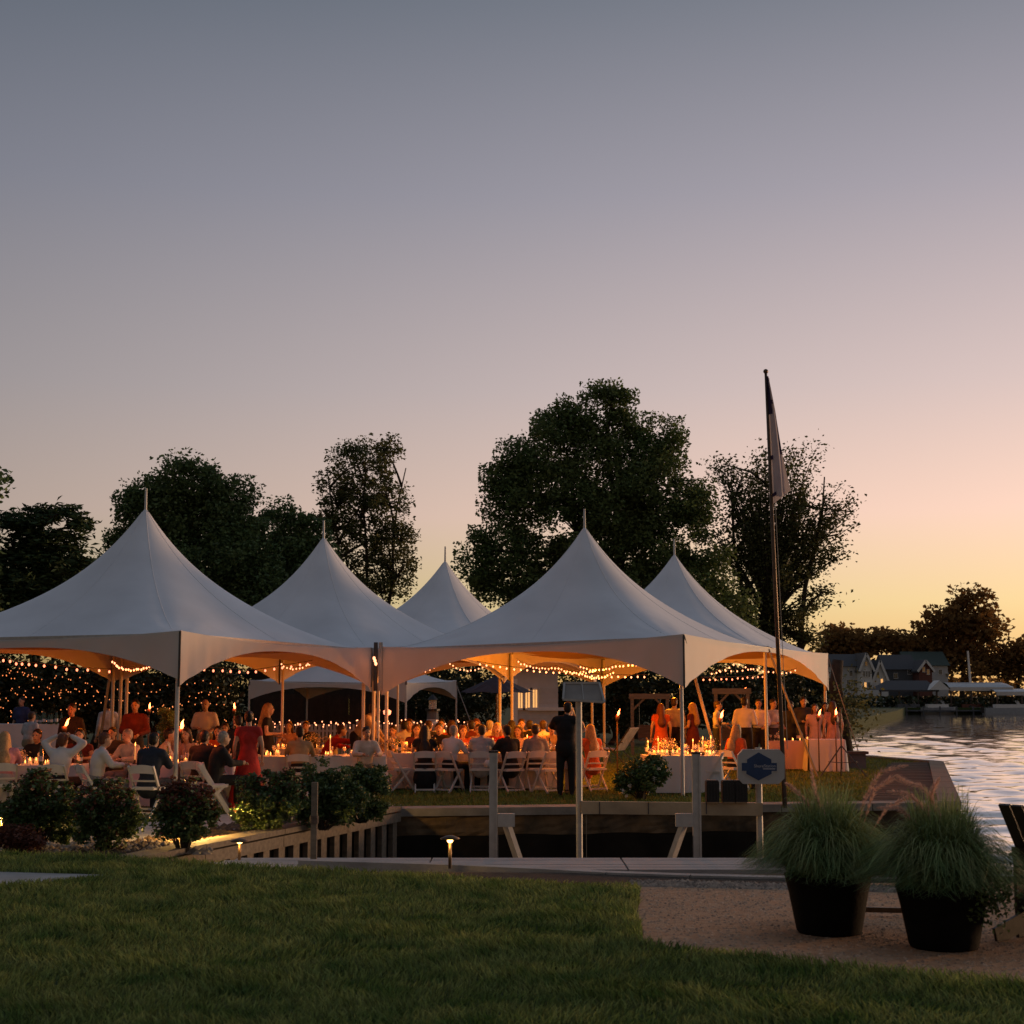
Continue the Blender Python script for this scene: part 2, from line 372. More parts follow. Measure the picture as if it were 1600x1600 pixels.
def tree(name, label, px, Y, lobes, nclump, nleaf, leaf, m, cr=.6, trunk_r=.25, fork=.35, z0=0.0, group=None, twigs=.5, cat='tree', trunk_px=None, updown=.6, multi=1, fan=0, forkz=.3):
    """lobes in photo pixels: (cx, cy, rx, ry[, depth factor, depth offset])"""
    base = (X(trunk_px or px, Y, z0), Y, z0); s = Y / F_PX
    Ls = []
    for l in lobes:
        dy = l[5] if len(l) > 5 else rng.uniform(-.25, .25) * l[2] * s
        p = P(l[0], l[1], Y + dy); Ls.append((p[0] - base[0], dy, p[2] - base[2], l[2] * s, l[2] * s * (l[4] if len(l) > 4 else .85), l[3] * s))
    paths = []
    if fan:
        topz = max(l[2] + l[5] for l in Ls); cl, C, paths = fan_points(Ls, (0, 0, topz * forkz), fan, int(nleaf / fan), cr)
    else: cl, C = crown_points(Ls, nclump, nleaf, cr)
    C = C[C[:, 2] > .25]
    root = thing(name, label, cat, base, 0, group)
    put('crown', leaf_mesh('crown', C, leaf, m, updown), root)
    tb = MB(); top = max(l[2] + l[5] * .3 for l in Ls); cx = sum(l[0] * l[3] for l in Ls) / sum(l[3] for l in Ls)
    forks = []
    for q in range(multi):
        ox = (q - (multi - 1) / 2) * trunk_r * 1.6
        pts = []
        for i in range(8):
            t = i / 7; pts.append((ox + (cx * t * .7 + ox * 3 * t) + .15 * math.sin(i * 1.7 + px + q), .12 * math.sin(i * 2.1 + q), top * .92 * t))
        tb.path(pts, [trunk_r / math.sqrt(multi) * (1.25 if i == 0 else 1) * (1 - .85 * i / 7) for i in range(8)], 7); forks.append(pts)
    for i, l in enumerate(Ls):
        pts = forks[i % multi]; t = min(.93, max(fork, (l[2] - l[5] * 1.1) / (top * .92))); k = t * 7; a = Vector(pts[int(k)]).lerp(Vector(pts[min(7, int(k) + 1)]), k - int(k)); b = Vector(l[:3])
        mid = a.lerp(b, .5) + Vector((0, 0, .12 * (b - a).length)); r0 = trunk_r * .42 * (1 - .6 * t) + .02
        tb.path([a, a.lerp(mid, .5) + Vector((0, 0, .05)), mid, b], [r0, r0 * .75, r0 * .6, r0 * .35], 5)
    for p_ in paths: tb.path([tuple(q) for q in p_], [.012 + trunk_r * .20 * (1 - i / 8) ** 1.5 for i in range(9)], 4, cap=False)
    if fan: twigs = 0
    near = rng.permutation(len(cl))[:int(len(cl) * twigs)]
    LA = np.array([l[:3] for l in Ls])
    for i in near:
        c = cl[i]; j = int(np.argmin(((LA - c) ** 2).sum(1))); a = Vector(LA[j]) + Vector((0, 0, -Ls[j][5] * .35)); b = Vector(c)
        mid = a.lerp(b, .55) + Vector((0, 0, .1 * (b - a).length)); r0 = .012 + trunk_r * .09
        tb.path([a, mid, b], [r0, r0 * .6, r0 * .25], 4, cap=False)
    tb.build('trunk', 'bark', root, smooth=True)
    return root

# ------------------------------------------------------------------ the setting: water, land, lawns
WZ = -1.0
def water_material():
    m = bpy.data.materials.new('lake_water'); m.use_nodes = True; t = m.node_tree; ns = t.nodes; b = ns['Principled BSDF']
    b.inputs['Base Color'].default_value = (.03, .032, .036, 1); b.inputs['Roughness'].default_value = .13; b.inputs['IOR'].default_value = 1.6
    b.inputs['Specular IOR Level'].default_value = .5
    tcn = ns.new('ShaderNodeTexCoord'); h = None
    for sc_, st, w in (((.16, .30, 1), 1.0, 1.0), ((.55, .9, 1), 1.0, .42), ((1.9, 2.6, 1), 1.0, .13), ((6, 8, 1), 1.0, .035)):
        mp = ns.new('ShaderNodeMapping'); t.links.new(tcn.outputs['Object'], mp.inputs[0]); mp.inputs['Scale'].default_value = sc_; mp.inputs['Rotation'].default_value = (0, 0, R(14 * st))
        nz = ns.new('ShaderNodeTexNoise'); nz.inputs['Scale'].default_value = 1.0; nz.inputs['Detail'].default_value = 3; nz.inputs['Distortion'].default_value = .6
        t.links.new(mp.outputs[0], nz.inputs['Vector'])
        mm = ns.new('ShaderNodeMath'); mm.operation = 'MULTIPLY'; mm.inputs[1].default_value = w; t.links.new(nz.outputs[0], mm.inputs[0])
        if h is None: h = mm.outputs[0]
        else:
            a = ns.new('ShaderNodeMath'); t.links.new(h, a.inputs[0]); t.links.new(mm.outputs[0], a.inputs[1]); h = a.outputs[0]
    bp = ns.new('ShaderNodeBump'); bp.inputs['Strength'].default_value = 1.0; bp.inputs['Distance'].default_value = .04
    t.links.new(h, bp.inputs['Height']); t.links.new(bp.outputs[0], b.inputs['Normal'])
    gl = ns.new('ShaderNodeBsdfGlossy'); gl.inputs['Color'].default_value = (1.0, .95, .91, 1); gl.inputs['Roughness'].default_value = .07; t.links.new(bp.outputs[0], gl.inputs['Normal'])
    mx = ns.new('ShaderNodeMixShader'); mx.inputs[0].default_value = .85; t.links.new(b.outputs[0], mx.inputs[1]); t.links.new(gl.outputs[0], mx.inputs[2]); t.links.new(mx.outputs[0], ns['Material Output'].inputs[0]); MATS['lake_water'] = m
water_material()
tag(MB().sheet([(-60, -80), (1500, -80), (1500, 1500), (-60, 1500)], WZ).build('lake_water', 'lake_water'), 'rippled lake water reflecting the sunset', kind='structure')

# real wavelets where the lake is in view
def wave_mesh():
    rows = []; y = 19.0
    while y < 224: rows.append(y); y *= 1.0075
    ys = np.array(rows); tn = np.linspace(.13, .42, 300); YY, TT = np.meshgrid(ys, tn, indexing='ij'); XX = YY * TT; ZZ = np.zeros_like(XX); g = np.random.default_rng(9)
    for k in range(60):
        lam = .40 * (8.0 ** g.random()); th = g.normal(1.35, .5); a = .0048 * lam ** .95; kx, ky = 2 * np.pi / lam * np.cos(th), 2 * np.pi / lam * np.sin(th)
        fade = np.clip(lam / (YY * .0075) / 3.0 - .35, 0, 1)
        ph = kx * XX + ky * YY + g.uniform(0, 6.3); s_ = np.sin(ph); ZZ += a * fade * (s_ + .25 * np.cos(2 * ph))
    nr, nc = XX.shape; V = np.stack([XX, YY, ZZ + WZ + .035], 2).reshape(-1, 3); i = np.arange((nr - 1) * (nc - 1)); r_, c_ = i // (nc - 1), i % (nc - 1); b0 = r_ * nc + c_
    me = np_mesh('lake_ripples', V, 1, np.stack([b0, b0 + 1, b0 + nc + 1, b0 + nc], 1), 'lake_water'); me.polygons.foreach_set('use_smooth', [True] * len(me.polygons)); return me
tag(put('lake_ripples', wave_mesh()), 'wind ripples on the open lake water', kind='structure')
S0, S1 = Vector((-4.55, 16.9, 0)), Vector((-1.92, 25.3, 0))          # slip: left wall line
W0, W1 = Vector((-1.92, 25.3, 0)), Vector((7.9, 26.8, 0))            # slip: far wall line
E1 = Vector((12.2, 42.9, 0)); E2 = Vector((10.9, 47.4, 0))
land = [(S0.x - .1, S0.y), (S1.x - .12, S1.y + .12), (W1.x - .15, W1.y + .15), (E1.x - .2, E1.y - .1), (E2.x, E2.y), (13.4, 62), (25, 112), (46, 180), (58, 222), (900, 236),
        (1500, 1500), (-900, 1500), (-900, -60), (-4.7, -60)]
tag(MB().prism(land, -2.5, 0.0).build('land', 'grass_ground'), 'grassed shore the tents stand on', kind='structure')
FG = [(-60, -30), (60, -30), (60, 8), (14, 12.2), (7, 14.2), (4.5, 14.9), (1.15, 15.05), (-1.5, 15.2), (-3.0, 15.7), (-4.25, 16.35), (-5.8, 16.85), (-12, 17.9), (-60, 19.5)]
tag(MB().prism(FG, -2.4, .18).build('near_bank', 'soil'), 'raised bank in the foreground', kind='structure')
LAWN = [(-30, 1), (2.2, 1), (14, 1), (14, 6.4), (6.0, 7.6), (3.35, 9.15), (2.2, 9.75), (1.35, 10.35), (.93, 10.75), (1.0, 12.2), (1.16, 13.75), (-.2, 14.35), (-1.6, 14.95), (-3.0, 15.6), (-4.25, 16.25), (-5.8, 16.75), (-12, 17.8), (-30, 18.6)]
tag(MB().sheet(LAWN, .20).build('lawn', 'grass_ground'), 'mown foreground lawn', kind='structure')
PATH = [(.6, 10.3), (2.2, 9.4), (3.4, 8.8), (6, 7.2), (14, 6), (14, 12.0), (7, 13.9), (4.4, 14.2), (.7, 14.0)]
tag(MB().sheet(PATH, .196).build('gravel_path', 'gravel'), 'brown gravel path beside the lawn', kind='structure')
a_, b_, c_, d_ = G(-160, 1358, .206), G(172, 1367, .206), G(60, 1379, .206), G(-160, 1392, .206)
tag(MB().prism([p[:2] for p in (d_, c_, b_, a_)], .17, .207).build('concrete_pad', 'concrete'), 'pale concrete pad set in the foreground lawn', kind='structure')

def inside(poly, x, y):
    r = np.zeros(len(x), bool); n = len(poly)
    for i in range(n):
        x0, y0 = poly[i]; x1, y1 = poly[(i + 1) % n]
        c = ((y0 > y) != (y1 > y)) & (x < (x1 - x0) * (y - y0) / (y1 - y0 + 1e-12) + x0); r ^= c
    return r
def blades(name, label, poly, z, n, ysampler, h, w, m, holes=(), lean=.5, keep=None):
    y = ysampler(n); x = (rng.random(n) - .5) * (y * .70 + .6)
    k = inside(poly, x, y)
    for q in holes: k &= ~inside(q, x, y)
    x, y = x[k], y[k]; n = len(x)
    ph = [(rng.uniform(1.2, 5.5), rng.uniform(1.2, 5.5), rng.uniform(0, 6)) for _ in range(9)]; fld = sum(np.sin(x * a1 + y * a2 * s1 + q) for (a1, a2, q), s1 in zip(ph, (1, -1) * 5)) / 3.0
    tone = 1 + .20 * fld
    hh = h * rng.uniform(.5, 1.25, n) * tone; ww = w * rng.uniform(.7, 1.3, n)
    a = rng.uniform(0, 2 * np.pi, n); la = rng.uniform(0, 2 * np.pi, n) * .55 + fld * 1.6; lq = rng.uniform(.1, 1, n) * lean
    B = np.stack([x, y, np.full(n, z)], 1); S = np.stack([np.cos(a), np.sin(a), np.zeros(n)], 1) * ww[:, None] * .5
    D = np.stack([np.cos(la) * lq, np.sin(la) * lq, np.ones(n)], 1)
    D2 = np.stack([np.cos(la) * lq * 2.4, np.sin(la) * lq * 2.4, np.ones(n) * .8], 1)
    V = np.empty((n, 5, 3)); V[:, 0] = B - S; V[:, 1] = B + S; M1 = B + D * hh[:, None] * .55; V[:, 2] = M1 + S * .75; V[:, 3] = M1 - S * .75
    V[:, 4] = M1 + D2 * hh[:, None] * .45
    b = np.arange(n)[:, None] * 5
    T = np.concatenate([b + np.array([[0, 1, 2]]), b + np.array([[0, 2, 3]]), b + np.array([[3, 2, 4]])])
    return tag(put(name, np_mesh(name, V.reshape(-1, 3), 3, T, m)), label, kind='stuff')
PADP = [p[:2] for p in (d_, c_, b_, a_)]
blades('lawn_grass', 'short dark grass of the foreground lawn', LAWN, .20, 300000, lambda n: 4.2 + 13.6 * rng.random(n) ** 1.0, .066, .0100, 'grass_blade', (PADP,), .75)
tl = [(W0.x, W0.y + .55), (W1.x, W1.y + .55), (E1.x - .5, E1.y - .4), (E2.x, E2.y), (12, 60), (-30, 60), (-30, 28.2), (-6, 24.6), (-3.0, 25.0)]
DECK = [(6.15, 26.8), (7.9, 26.8), (12.2, 42.9), (10.5, 42.2)]
blades('far_lawn_grass', 'mown grass under and around the tents', tl, 0.0, 150000, lambda n: 25.3 + 30 * rng.random(n) ** 1.5, .075, .022, 'grass_far', (DECK,), .6)

# ------------------------------------------------------------------ boat slip: walls, dock, lift
sw = thing('seawall', 'stained concrete seawall at the far side of the boat slip', 'seawall', (3, 26, 0))
def wall_face(u, v):
    p = W0.lerp(W1 + Vector((.0, 0, 0)), u); n_ = .05 * math.sin(u * 90) * .3 + .03 * random.random()
    return (p.x, p.y - n_ + .02, -.42 + .36 * v)
MB().grid(wall_face, 60, 6).build('wall_face', 'concrete_old', sw, world=True)
MB().grid(lambda u, v: (W0.x + (W1.x - W0.x) * u, W0.y + (W1.y - W0.y) * u - .03, -2.2 + 1.79 * v + .015 * math.sin(u * 37) * v), 60, 4).build('lower_wall_face', 'dark_concrete', sw, world=True)  # lower band of the slip wall, nearly black
MB().grid(lambda u, v: (W1.x + (E1.x - W1.x) * u, W1.y + (E1.y - W1.y) * u, -2.2 + 2.14 * v), 30, 4).build('wall_face', 'concrete', sw, world=True)
for i in range(6):
    a = W0.lerp(W1, i / 6); b = W0.lerp(W1, (i + 1) / 6 - .002); m1 = (a + b) / 2
    cp = MB(); cp.beam((a.x, a.y + .22, -.02), (b.x, b.y + .22, -.02), .56, .13); cp.build('cap_slab', 'concrete_cap', sw, world=True)
for i in range(8):
    a = W1.lerp(E1, i / 8); b = W1.lerp(E1, (i + 1) / 8 - .003)
    MB().beam((a.x - .17, a.y, -.015), (b.x - .17, b.y, -.015), .4, .14).build('cap_slab', 'wood_grey', sw, world=True)
for i in range(3):
    a = E1.lerp(E2, i / 3); b = E1.lerp(E2, (i + 1) / 3 - .01)
    MB().beam((a.x - .2, a.y - .05, -.012), (b.x - .2, b.y - .05, -.012), .4, .14).build('cap_slab', 'wood_grey', sw, world=True)

bh = thing('timber_bulkhead', 'weathered timber bulkhead along the left side of the boat slip', 'bulkhead', tuple(S0))
d = (S1 - S0).normalized(); nx = Vector((d.y, -d.x, 0)); LN = (S1 - S0).length
for i in range(4):
    a = S0 + d * (LN * i / 4) + nx * -.08; b = S0 + d * (LN * (i + 1) / 4 - .015) + nx * -.08
    MB().beam((a.x, a.y, .045), (b.x, b.y, .045), .36, .07).build('cap_board', 'wood_grey', bh, world=True)
    a2, b2 = a + nx * .12, b + nx * .12
    MB().beam((a2.x, a2.y, -.09), (b2.x, b2.y, -.09), .09, .15).build('rail_board', 'wood_grey', bh, world=True)
MB().grid(lambda u, v: tuple((S0.lerp(S1, u) + nx * -.06))[:2] + (-2.2 + 2.2 * v,), 8, 3).build('backing', 'soil', bh, world=True)
NB = 19
for i in range(NB):
    p = S0 + d * (.2 + (LN - .4) * i / (NB - 1)); random.seed(i)
    MB().box((p.x + .01, p.y, -.85), (.08, .17 + .04 * random.random(), 1.36 + .04 * random.random()), rz=math.atan2(d.y, d.x) - math.pi / 2).build('sheet_post', 'wood_grey', bh, world=True)

dk = thing('dock', 'long low grey plank dock at the near side of the boat slip', 'dock', (0, 16.3, 0))
NBAY = [(-3.05, -.9), (-.88, 1.2), (1.22, 4.3)]
for j in range(5):
    y0 = 15.86 + j * .225
    for k, (xa, xb) in enumerate(NBAY):
        xa2 = xa - .22 * (j - 1.5) * .0 + (.42 * (4 - j) * -.25 if k == 0 else 0)
        MB().box(((xa2 + xb) / 2, y0 + .105, .10 + .002 * ((j * 7 + k * 3) % 3)), (xb - xa2, .212, .045)).build('plank', 'wood_deck', dk, world=True)
MB().box((.62, 15.875, .0), (7.3, .05, .15)).build('front_beam', 'wood_brown', dk, world=True)
MB().box((.62, 16.96, -.02), (7.3, .06, .19)).build('back_beam', 'wood_brown', dk, world=True)
for xx in (-2.6, -.9, 1.2, 3.6): MB().box((xx, 16.4, -1.0), (.14, .14, 2.1)).build('pile', 'wood_brown', dk, world=True)
ck = thing('kerb', 'pale concrete kerb curving between lawn and dock', 'kerb', (0, 15, 0))
kp = [G(470, 1348.5, .165), G(600, 1352, .165), G(720, 1356, .165), G(840, 1361.5, .165), G(950, 1367.5, .165), G(1080, 1372, .165), G(1230, 1375.5, .165), G(1420, 1378, .165)]
for i in range(len(kp) - 1):
    a, b = Vector(kp[i]), Vector(kp[i + 1]); MB().beam((a.x, a.y, .135), (b.x - .006, b.y, .135), .16, .13).build('kerb_stone', 'concrete', ck, world=True)
def stones(name, label, poly_fn, n, r, m, z):
    pts = [poly_fn() for _ in range(n)]; V = []; T = []
    for (x, y) in pts:
        q = r * random.uniform(.5, 1.5); o = len(V); h = q * random.uniform(.4, .8); a0 = random.random() * 6
        for k in range(5): a = a0 + k * 1.257 + random.uniform(-.2, .2); V.append((x + q * math.cos(a), y + q * math.sin(a), z - q * .1))
        V.append((x, y, z + h))
        for k in range(5): T.append((o + k, o + (k + 1) % 5, o + 5))
    return tag(put(name, np_mesh(name, np.array(V), 1, np.array(T), m)), label, kind='stuff')
random.seed(3)
def strip():
    u = random.random(); a, b = Vector(G(985, 1376, .19)), Vector(G(1430, 1386, .19)); p = a.lerp(b, u); return p.x, p.y - .05 - .42 * random.random()
stones('pebble_strip', 'strip of grey pebbles between kerb and gravel path', strip, 1500, .028, 'pebble', .198)
def onpath():
    while True:
        x, y = random.uniform(.9, 5.5), random.uniform(7.2, 13.8)
        if inside(PATH, np.array([x]), np.array([y]))[0]: return x, y
stones('loose_gravel', 'loose grit of the brown gravel path', onpath, 9000, .011, 'gravel_stone', .197)

# boat lift standing in the slip
bl = thing('boat_lift', 'grey aluminium boat lift with four posts standing in the slip', 'boat lift', (1.0, 18.6, WZ))
YN, YF = 17.75, 20.3
pn = [X(771, YN, .6), X(1088.5, YN, .6)]; pf = [X(905, YF, .6), X(1186, YF, .6)]
for xx, zt in zip(pn, (P(771, 1176, YN)[2], P(1088, 1178, YN)[2])):
    b = MB(); w = .048
    b.box((xx, YN, (zt - 1.6) / 2), (w * 2, .085, zt + 1.6)); b.box((xx + .035, YN - .05, (zt - 1.6) / 2), (.018, .02, zt + 1.58)); b.build('post', 'alu', bl, world=True)
    MB().box((xx, YN, zt + .012), (.11, .10, .022)).build('post_cap', 'black_plastic', bl, world=True)
for s_, xx in ((1, pn[0]), (-1, pn[1])):
    MB().box((xx + s_ * .15, YN - .02, P(800, 1281, YN)[2]), (.20, .08, .15)).build('bracket', 'alu', bl, world=True)
    MB().beam((xx + s_ * .16, YN - .01, P(800, 1290, YN)[2]), (xx + s_ * .48, YN + .25, -.55), .10, .06).build('brace', 'alu', bl, world=True)
    MB().tube((xx + s_ * .055, YN - .03, .3), (xx + s_ * .055, YN - .03, -1), .006, n=5).build('lift_cable', 'steel_dark', bl, world=True)
for xx, zt in zip(pf, (P(905, 1092, YF)[2], P(1186, 1168, YF)[2])):
    MB().tube((xx, YF, -1.6), (xx, YF, zt), .045, n=10).build('post', 'alu', bl, world=True, )
b = MB(); za = P(905, 1261, YF)[2]; b.beam((pf[0] + .02, YF - .07, za), (pf[1] + .03, YF - .07, P(1186, 1264, YF)[2]), .07, .165); b.build('cross_beam', 'wood_tan', bl, world=True)
for q in (.11, .38, .70): MB().box((pf[0] + (pf[1] - pf[0]) * q, YF - .11, za - .004), (.012, .012, .16)).build('beam_strap', 'steel_dark', bl, world=True)
MB().tube((pf[0] + .09, YF - .05, za - .1), (pf[0] + .09, YF - .05, -1), .005, n=5).build('lift_cable', 'steel_dark', bl, world=True)
for i, pxx in enumerate((1112, 1137, 1156)):
    zc = P(pxx, 1237, YF - .12)[2]; t = thing('motor_box', 'black ribbed box on the boat lift beam, ' + ('leftmost of three', 'middle one of three', 'rightmost of three')[i], 'motor box', (X(pxx, YF, .5), YF - .06, zc - .14), 0, 'black boxes on the boat lift beam')
    bx = MB(); bx.box((0, 0, .14), (.17, .16, .27)); bx.box((0, 0, .28), (.15, .14, .02)); bx.build('housing', 'black_plastic', t)
    for k in range(4): MB().box((-.06 + .04 * k, -.085, .14), (.012, .014, .22)).build('rib', 'black_plastic', t)
    MB().box((0, -.01, -.004), (.15, .15, .018)).build('base_plate', 'copper_lamp', t)
# solar panel on the tall post
sp = thing('solar_panel', 'tilted grey solar panel on the tall boat lift post', 'solar panel', (pf[0], YF, P(905, 1092, YF)[2]))
c0, c1, c2, c3 = P(882, 1067, YF + .05), P(936, 1067, YF + .05), P(944, 1097, YF - .12), P(880, 1093, YF - .12)
b = MB(); vs = [Vector(c0), Vector(c1), Vector(c2), Vector(c3)]; b.add(vs + [v + Vector((0, .03, -.02)) for v in vs], [(0, 1, 2, 3), (7, 6, 5, 4), (0, 4, 5, 1), (1, 5, 6, 2), (2, 6, 7, 3), (3, 7, 4, 0)]); b.build('panel', 'solar', sp, world=True)
for i in range(4):
    MB().beam(vs[i] + Vector((0, -.006, 0)), vs[(i + 1) % 4] + Vector((0, -.006, 0)), .028, .03).build('frame_rail', 'alu', sp, world=True)
MB().beam(vs[0].lerp(vs[1], .5) + Vector((0, -.004, 0)), vs[3].lerp(vs[2], .5) + Vector((0, -.004, 0)), .012, .012).build('frame_rail', 'alu', sp, world=True)
# lift sign
YS = YF - .16
sg = thing('lift_sign', 'white octagonal sign with a blue hexagon emblem on the boat lift post', 'sign', (X(1188, YS, 1.0), YS, P(1188, 1222, YS)[2]))
def pl(pts, y0, y1, mb=None):
    mb = mb or MB(); n = len(pts); A = [P(x, y, YS) for x, y in pts]
    vs = [(p[0], YS + y0, p[2]) for p in A] + [(p[0], YS + y1, p[2]) for p in A]
    return mb.add(vs, [tuple(range(n)), tuple(range(2 * n - 1, n - 1, -1))] + [(i, n + i, n + (i + 1) % n, (i + 1) % n) for i in range(n)])
pl([(1161, 1171), (1218, 1171), (1226, 1180), (1226, 1216), (1217, 1225), (1161, 1225), (1153, 1216), (1153, 1180)], 0, .09).build('board', 'sign_plastic', sg, world=True)
hexo = [(1185, 1173.5), (1206.5, 1185), (1206.5, 1190), (1215.5, 1190), (1215.5, 1206), (1208.5, 1206), (1208.5, 1210), (1185, 1222), (1164, 1210), (1164, 1206), (1157, 1206), (1157, 1190), (1165.5, 1190), (1165.5, 1185)]
pl(hexo, -.008, .002).build('emblem_border', 'sign_plastic', sg, world=True)
hexi = [(1185, 1175.5), (1205, 1186.5), (1205, 1192), (1213.5, 1192), (1213.5, 1204.5), (1205.5, 1204.5), (1205.5, 1209), (1185, 1219.5), (1166, 1209), (1166, 1204.5), (1159, 1204.5), (1159, 1192), (1167, 1192), (1167, 1186.5)]
pl(hexi, -.014, -.006).build('emblem', 'sign_blue', sg, world=True)
def text(txt, px, py, w_px, parent, Y, m):
    cu = bpy.data.curves.new('lettering', 'FONT'); cu.body = txt; cu.align_x = 'CENTER'; cu.align_y = 'CENTER'; cu.extrude = .001; cu.size = .05; cu.materials.append(M_(m))
    o = bpy.data.objects.new('lettering', cu); COL.objects.link(o); bpy.context.view_layer.update()
    o.rotation_euler = (R(90), 0, 0); k = w_px / F_PX * Y / max(.01, o.dimensions.x); o.scale = (k,) * 3
    dg = bpy.context.evaluated_depsgraph_get(); me = bpy.data.meshes.new_from_object(o.evaluated_get(dg)); q = put('lettering', me, parent); q.rotation_euler = o.rotation_euler; q.scale = o.scale; bpy.data.objects.remove(o); q.location = Vector(P(px, py, Y)) - parent.location; return q
text('ShoreStation', 1195, 1197, 33, sg, YS - .017, 'sign_text')
pl([(1192, 1200.6), (1211, 1200.6), (1211, 1202), (1192, 1202)], -.0155, -.012).build('small_line', 'sign_text', sg, world=True)

# wooden mooring post by the lawn edge and deck at the end of the point
mp_ = thing('mooring_post', 'slim weathered wooden post at the lawn edge by the slip', 'post', G(490, 1347, .1))
MB().box((0, 0, .09), (.066, .066, 1.55)).build('post_shaft', 'wood_grey', mp_); MB().tube((0, -.0, .42), (0, -.0, .50), .05, n=8).build('rope_wrap', 'wood_brown', mp_)
de = thing('wooden_deck', 'brown plank deck at the end of the point beside the lake', 'deck', (8, 34, 0))
D0, D1, D2, D3 = Vector((6.2, 26.95, 0)), Vector((7.65, 27.05, 0)), Vector((11.7, 42.6, 0)), Vector((10.6, 42.2, 0))
for i in range(36):
    t0, t1 = i / 36, (i + .93) / 36
    q = [D0.lerp(D3, t0), D1.lerp(D2, t0), D1.lerp(D2, t1), D0.lerp(D3, t1)]; z = .035 + .004 * (i % 3)
    MB().prism([(p.x, p.y) for p in q], -.02, z).build('deck_plank', 'deck_brown', de, world=True)
# walkway and planting bed left of the slip
wk = [G(-80, 1318)[:2], G(120, 1306)[:2], G(250, 1284)[:2], G(420, 1268)[:2], G(600, 1257)[:2], G(628, 1259)[:2], (S1.x - .3, S1.y), G(540, 1282)[:2], G(400, 1303)[:2], G(285, 1326)[:2], G(150, 1333)[:2], G(-80, 1345)[:2]]
tag(MB().prism(list(reversed(wk)), -.05, .022).build('walkway', 'concrete'), 'concrete walkway between the shrubs', kind='structure')
random.seed(5)
def bedpt():
    while True:
        u = random.random(); p = S0.lerp(S1, u * .95); q = random.uniform(.3, 1.3); return p.x - q * .957, p.y + q * .28
stones('mulch_chips', 'dark mulch and stones under the shrubs', bedpt, 1500, .05, 'mulch', .03)
def bed2():
    p = G(random.uniform(-40, 330), random.uniform(1318, 1337), 0); return p[0], p[1]
stones('stone_edging', 'grey stones in the planting bed beside the walkway', bed2, 420, .07, 'pebble', .02)

